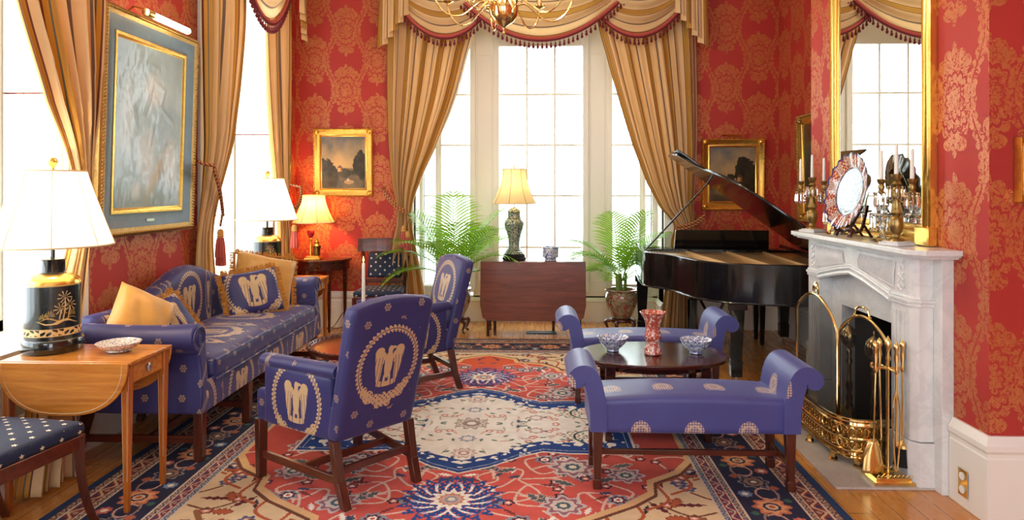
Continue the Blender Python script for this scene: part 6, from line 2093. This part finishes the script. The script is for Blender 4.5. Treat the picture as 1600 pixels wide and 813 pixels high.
# ------------------------------------------------------------------ potted palms
def palm(label, loc, seed, lean, pot_label=True, mat='palm_leaf', fr=None):
    random.seed(seed)
    s = thing('plant_stand', label[1], 'plant stand', loc, .3, 'carved wooden plant stands')
    MB().lathe([(.10, .125), (.135, .13), (.14, .145), (.135, .158), (.001, .158)], (0, 0, 0), 32).build('ring', 'mahogany', s)
    for k in range(5):
        a = 2 * PI * k / 5 + .2; c, q = math.cos(a), math.sin(a)
        MB().tube(smooth_path([(c * .11, q * .11, .135), (c * .165, q * .165, .12), (c * .150, q * .150, .06), (c * .135, q * .135, .03), (c * .165, q * .165, .008)], 5), [.020, .021, .022, .022, .021, .020, .019, .017, .015, .014, .013, .012, .011, .010, .010, .010, .011, .012, .013, .012, .009], 8).build('leg', 'mahogany_z', s)
    t = thing('potted_palm', label[0], 'plant', (loc[0], loc[1], .159), 0, 'potted palms by the window')
    MB().lathe([(.085, 0), (.095, .004), (.105, .02), (.140, .09), (.170, .17), (.176, .22), (.168, .265), (.155, .285), (.158, .292), (.180, .300), (.184, .308), (.180, .315), (.150, .312), (.142, .29), (.15, .25), (.001, .24)], (0, 0, 0), 44).build('pot', 'famille_rose', t)
    MB().lathe([(.148, .262), (.08, .272), (.001, .275)], (0, 0, 0), 24).build('soil', 'soil', t)
    for k in range(4):
        x, y = random.uniform(-.04, .04), random.uniform(-.04, .04)
        MB().tube(smooth_path([(x, y, .26), (x * 1.3, y, .36), (x * 1.6, y * 1.4, .48)], 4), [.022, .022, .021, .020, .018, .017, .015, .014, .012], 8).build('stem', 'stem_green', t)
    for (az, elev, L, droop) in fr:
        az = math.radians(az); e = math.radians(elev)
        pts = []; p = Vector((math.cos(az) * .02, math.sin(az) * .02, .40)); d = Vector((math.cos(az) * math.cos(e), math.sin(az) * math.cos(e), math.sin(e)))
        N = 16
        for i in range(N + 1):
            pts.append(p.copy()); p = p + d * (L / N); d = (d + Vector((0, 0, -droop / N * (1 + i / N)))).normalized()
        m = MB(); m.tube(pts, [.006 - .0045 * i / N for i in range(N + 1)], 5)
        nl = 21
        for k in range(nl):
            f = .22 + .78 * k / (nl - 1); i = min(N - 1, int(f * N)); g = f * N - i
            b = pts[i].lerp(pts[i + 1], g); tn = (pts[i + 1] - pts[i]).normalized()
            side = tn.cross(Vector((0, 0, 1)))
            if side.length < .2: side = tn.cross(Vector((0, 1, 0)))
            side.normalize(); up = side.cross(tn).normalized()
            ll = L * .40 * (math.sin(PI * (.16 + .80 * (f - .2) / .8))) ** .7 * random.uniform(.88, 1.08)
            for sg in (-1, 1):
                dr = (side * sg * .78 + tn * .62 + up * .22).normalized()
                q = b.copy(); w0 = .0115; prev = None; vs = []
                for j in range(5):
                    h = j / 4; w = w0 * (1 - h) ** .6 * (.55 + 1.4 * min(h * 3, 1) * .5)
                    wv = tn * w
                    vs += [q - wv, q + wv]
                    q = q + dr * (ll / 4); dr = (dr + Vector((0, 0, -.16 * (1 + h)))).normalized()
                m.add(vs, [(2 * j, 2 * j + 1, 2 * j + 3, 2 * j + 2) for j in range(4)])
        m.build('frond', mat, t, angle=80)
    return t
palm(('potted areca palm in a flowered china pot, right of the window table', 'carved dark wood plant stand under the right-hand flowered pot'), (.93, 7.33, 0), 4, 0,
     fr=[(175, 60, .72, .9), (150, 52, .70, 1.1), (190, 38, .60, 1.1), (100, 72, .78, .5), (20, 62, .75, .8), (0, 45, .80, .9), (-20, 35, .62, 1.2), (60, 55, .70, .8), (-70, 60, .70, 1.0), (-110, 48, .66, 1.3), (-150, 55, .72, 1.1), (-50, 75, .80, .6), (120, 40, .6, 1.1)])
palm(('potted areca palm left of the window table, behind the second blue armchair', 'carved dark wood plant stand behind the second blue armchair'), (-.86, 7.33, 0), 9, 0, mat='palm_leaf_dark' if False else 'palm_leaf',
     fr=[(10, 68, .95, .7), (25, 55, .9, .9), (-15, 50, .80, 1.1), (100, 80, .95, .4), (160, 66, .92, .6), (178, 48, .88, 1.0), (195, 34, .80, 1.1), (-40, 62, .85, .8), (-75, 66, .85, .8), (-110, 60, .82, 1.0), (-140, 56, .85, .9), (-5, 36, .66, 1.3), (60, 60, .8, .7), (130, 60, .8, .7)])

# ------------------------------------------------------------------ chandelier
t = thing('chandelier', 'brass chandelier with curved arms hanging over the middle of the rug', 'chandelier', (-.20, 4.45, 0))
MB().lathe([(.001, 2.545), (.005, 2.55), (.012, 2.562), (.008, 2.575), (.006, 2.59), (.012, 2.60), (.030, 2.612), (.064, 2.635), (.088, 2.67), (.096, 2.71), (.096, 2.735), (.090, 2.755), (.084, 2.78), (.060, 2.815), (.040, 2.83), (.030, 2.86), (.045, 2.90), (.045, 2.93), (.022, 2.97), (.03, 3.02), (.05, 3.06), (.03, 3.10), (.018, 3.16), (.03, 3.22), (.012, 3.28), (.008, 3.30), (.008, CEIL - .06), (.06, CEIL - .05), (.07, CEIL - .002), (.001, CEIL - .002)], (0, 0, 0), 36).build('body', 'brass', t)
for k in range(8):
    a = 2 * PI * k / 8 + .25; c, s = math.cos(a), math.sin(a)
    P = [(.08, 2.74), (.14, 2.76), (.20, 2.72), (.27, 2.665), (.35, 2.66), (.42, 2.71), (.46, 2.79), (.46, 2.83)]
    o = MB().tube(smooth_path([(r * c, r * s, z) for r, z in P], 6), .006, 8).lathe([(.008, 2.82), (.040, 2.835), (.042, 2.842), (.016, 2.846), (.018, 2.87), (.022, 2.895), (.001, 2.895)], (.46 * c, .46 * s, 0), 16)
    o = o.build('arm', 'brass', t)
    MB().lathe([(.011, 2.895), (.011, 2.985), (.001, 2.985)], (.46 * c, .46 * s, 0), 10).build('candle_sleeve', 'candle_wax', o)
    MB().lathe([(.006, 2.985), (.013, 3.0), (.012, 3.02), (.001, 3.05)], (.46 * c, .46 * s, 0), 10).build('bulb', 'bulb_glow', o)  # lit bulb above the view, added for warm fill
    l = MB().tube(smooth_path([(.09 * c, .09 * s, 2.80), (.17 * c, .17 * s, 2.85), (.24 * c, .24 * s, 2.80), (.29 * c, .29 * s, 2.83)], 5), .004, 6); l.build('scroll', 'brass', t)
    light_point((.46 * c, .46 * s, 3.07), 6, (1, .80, .56), .03, t)  # added fill light for the room, source out of view
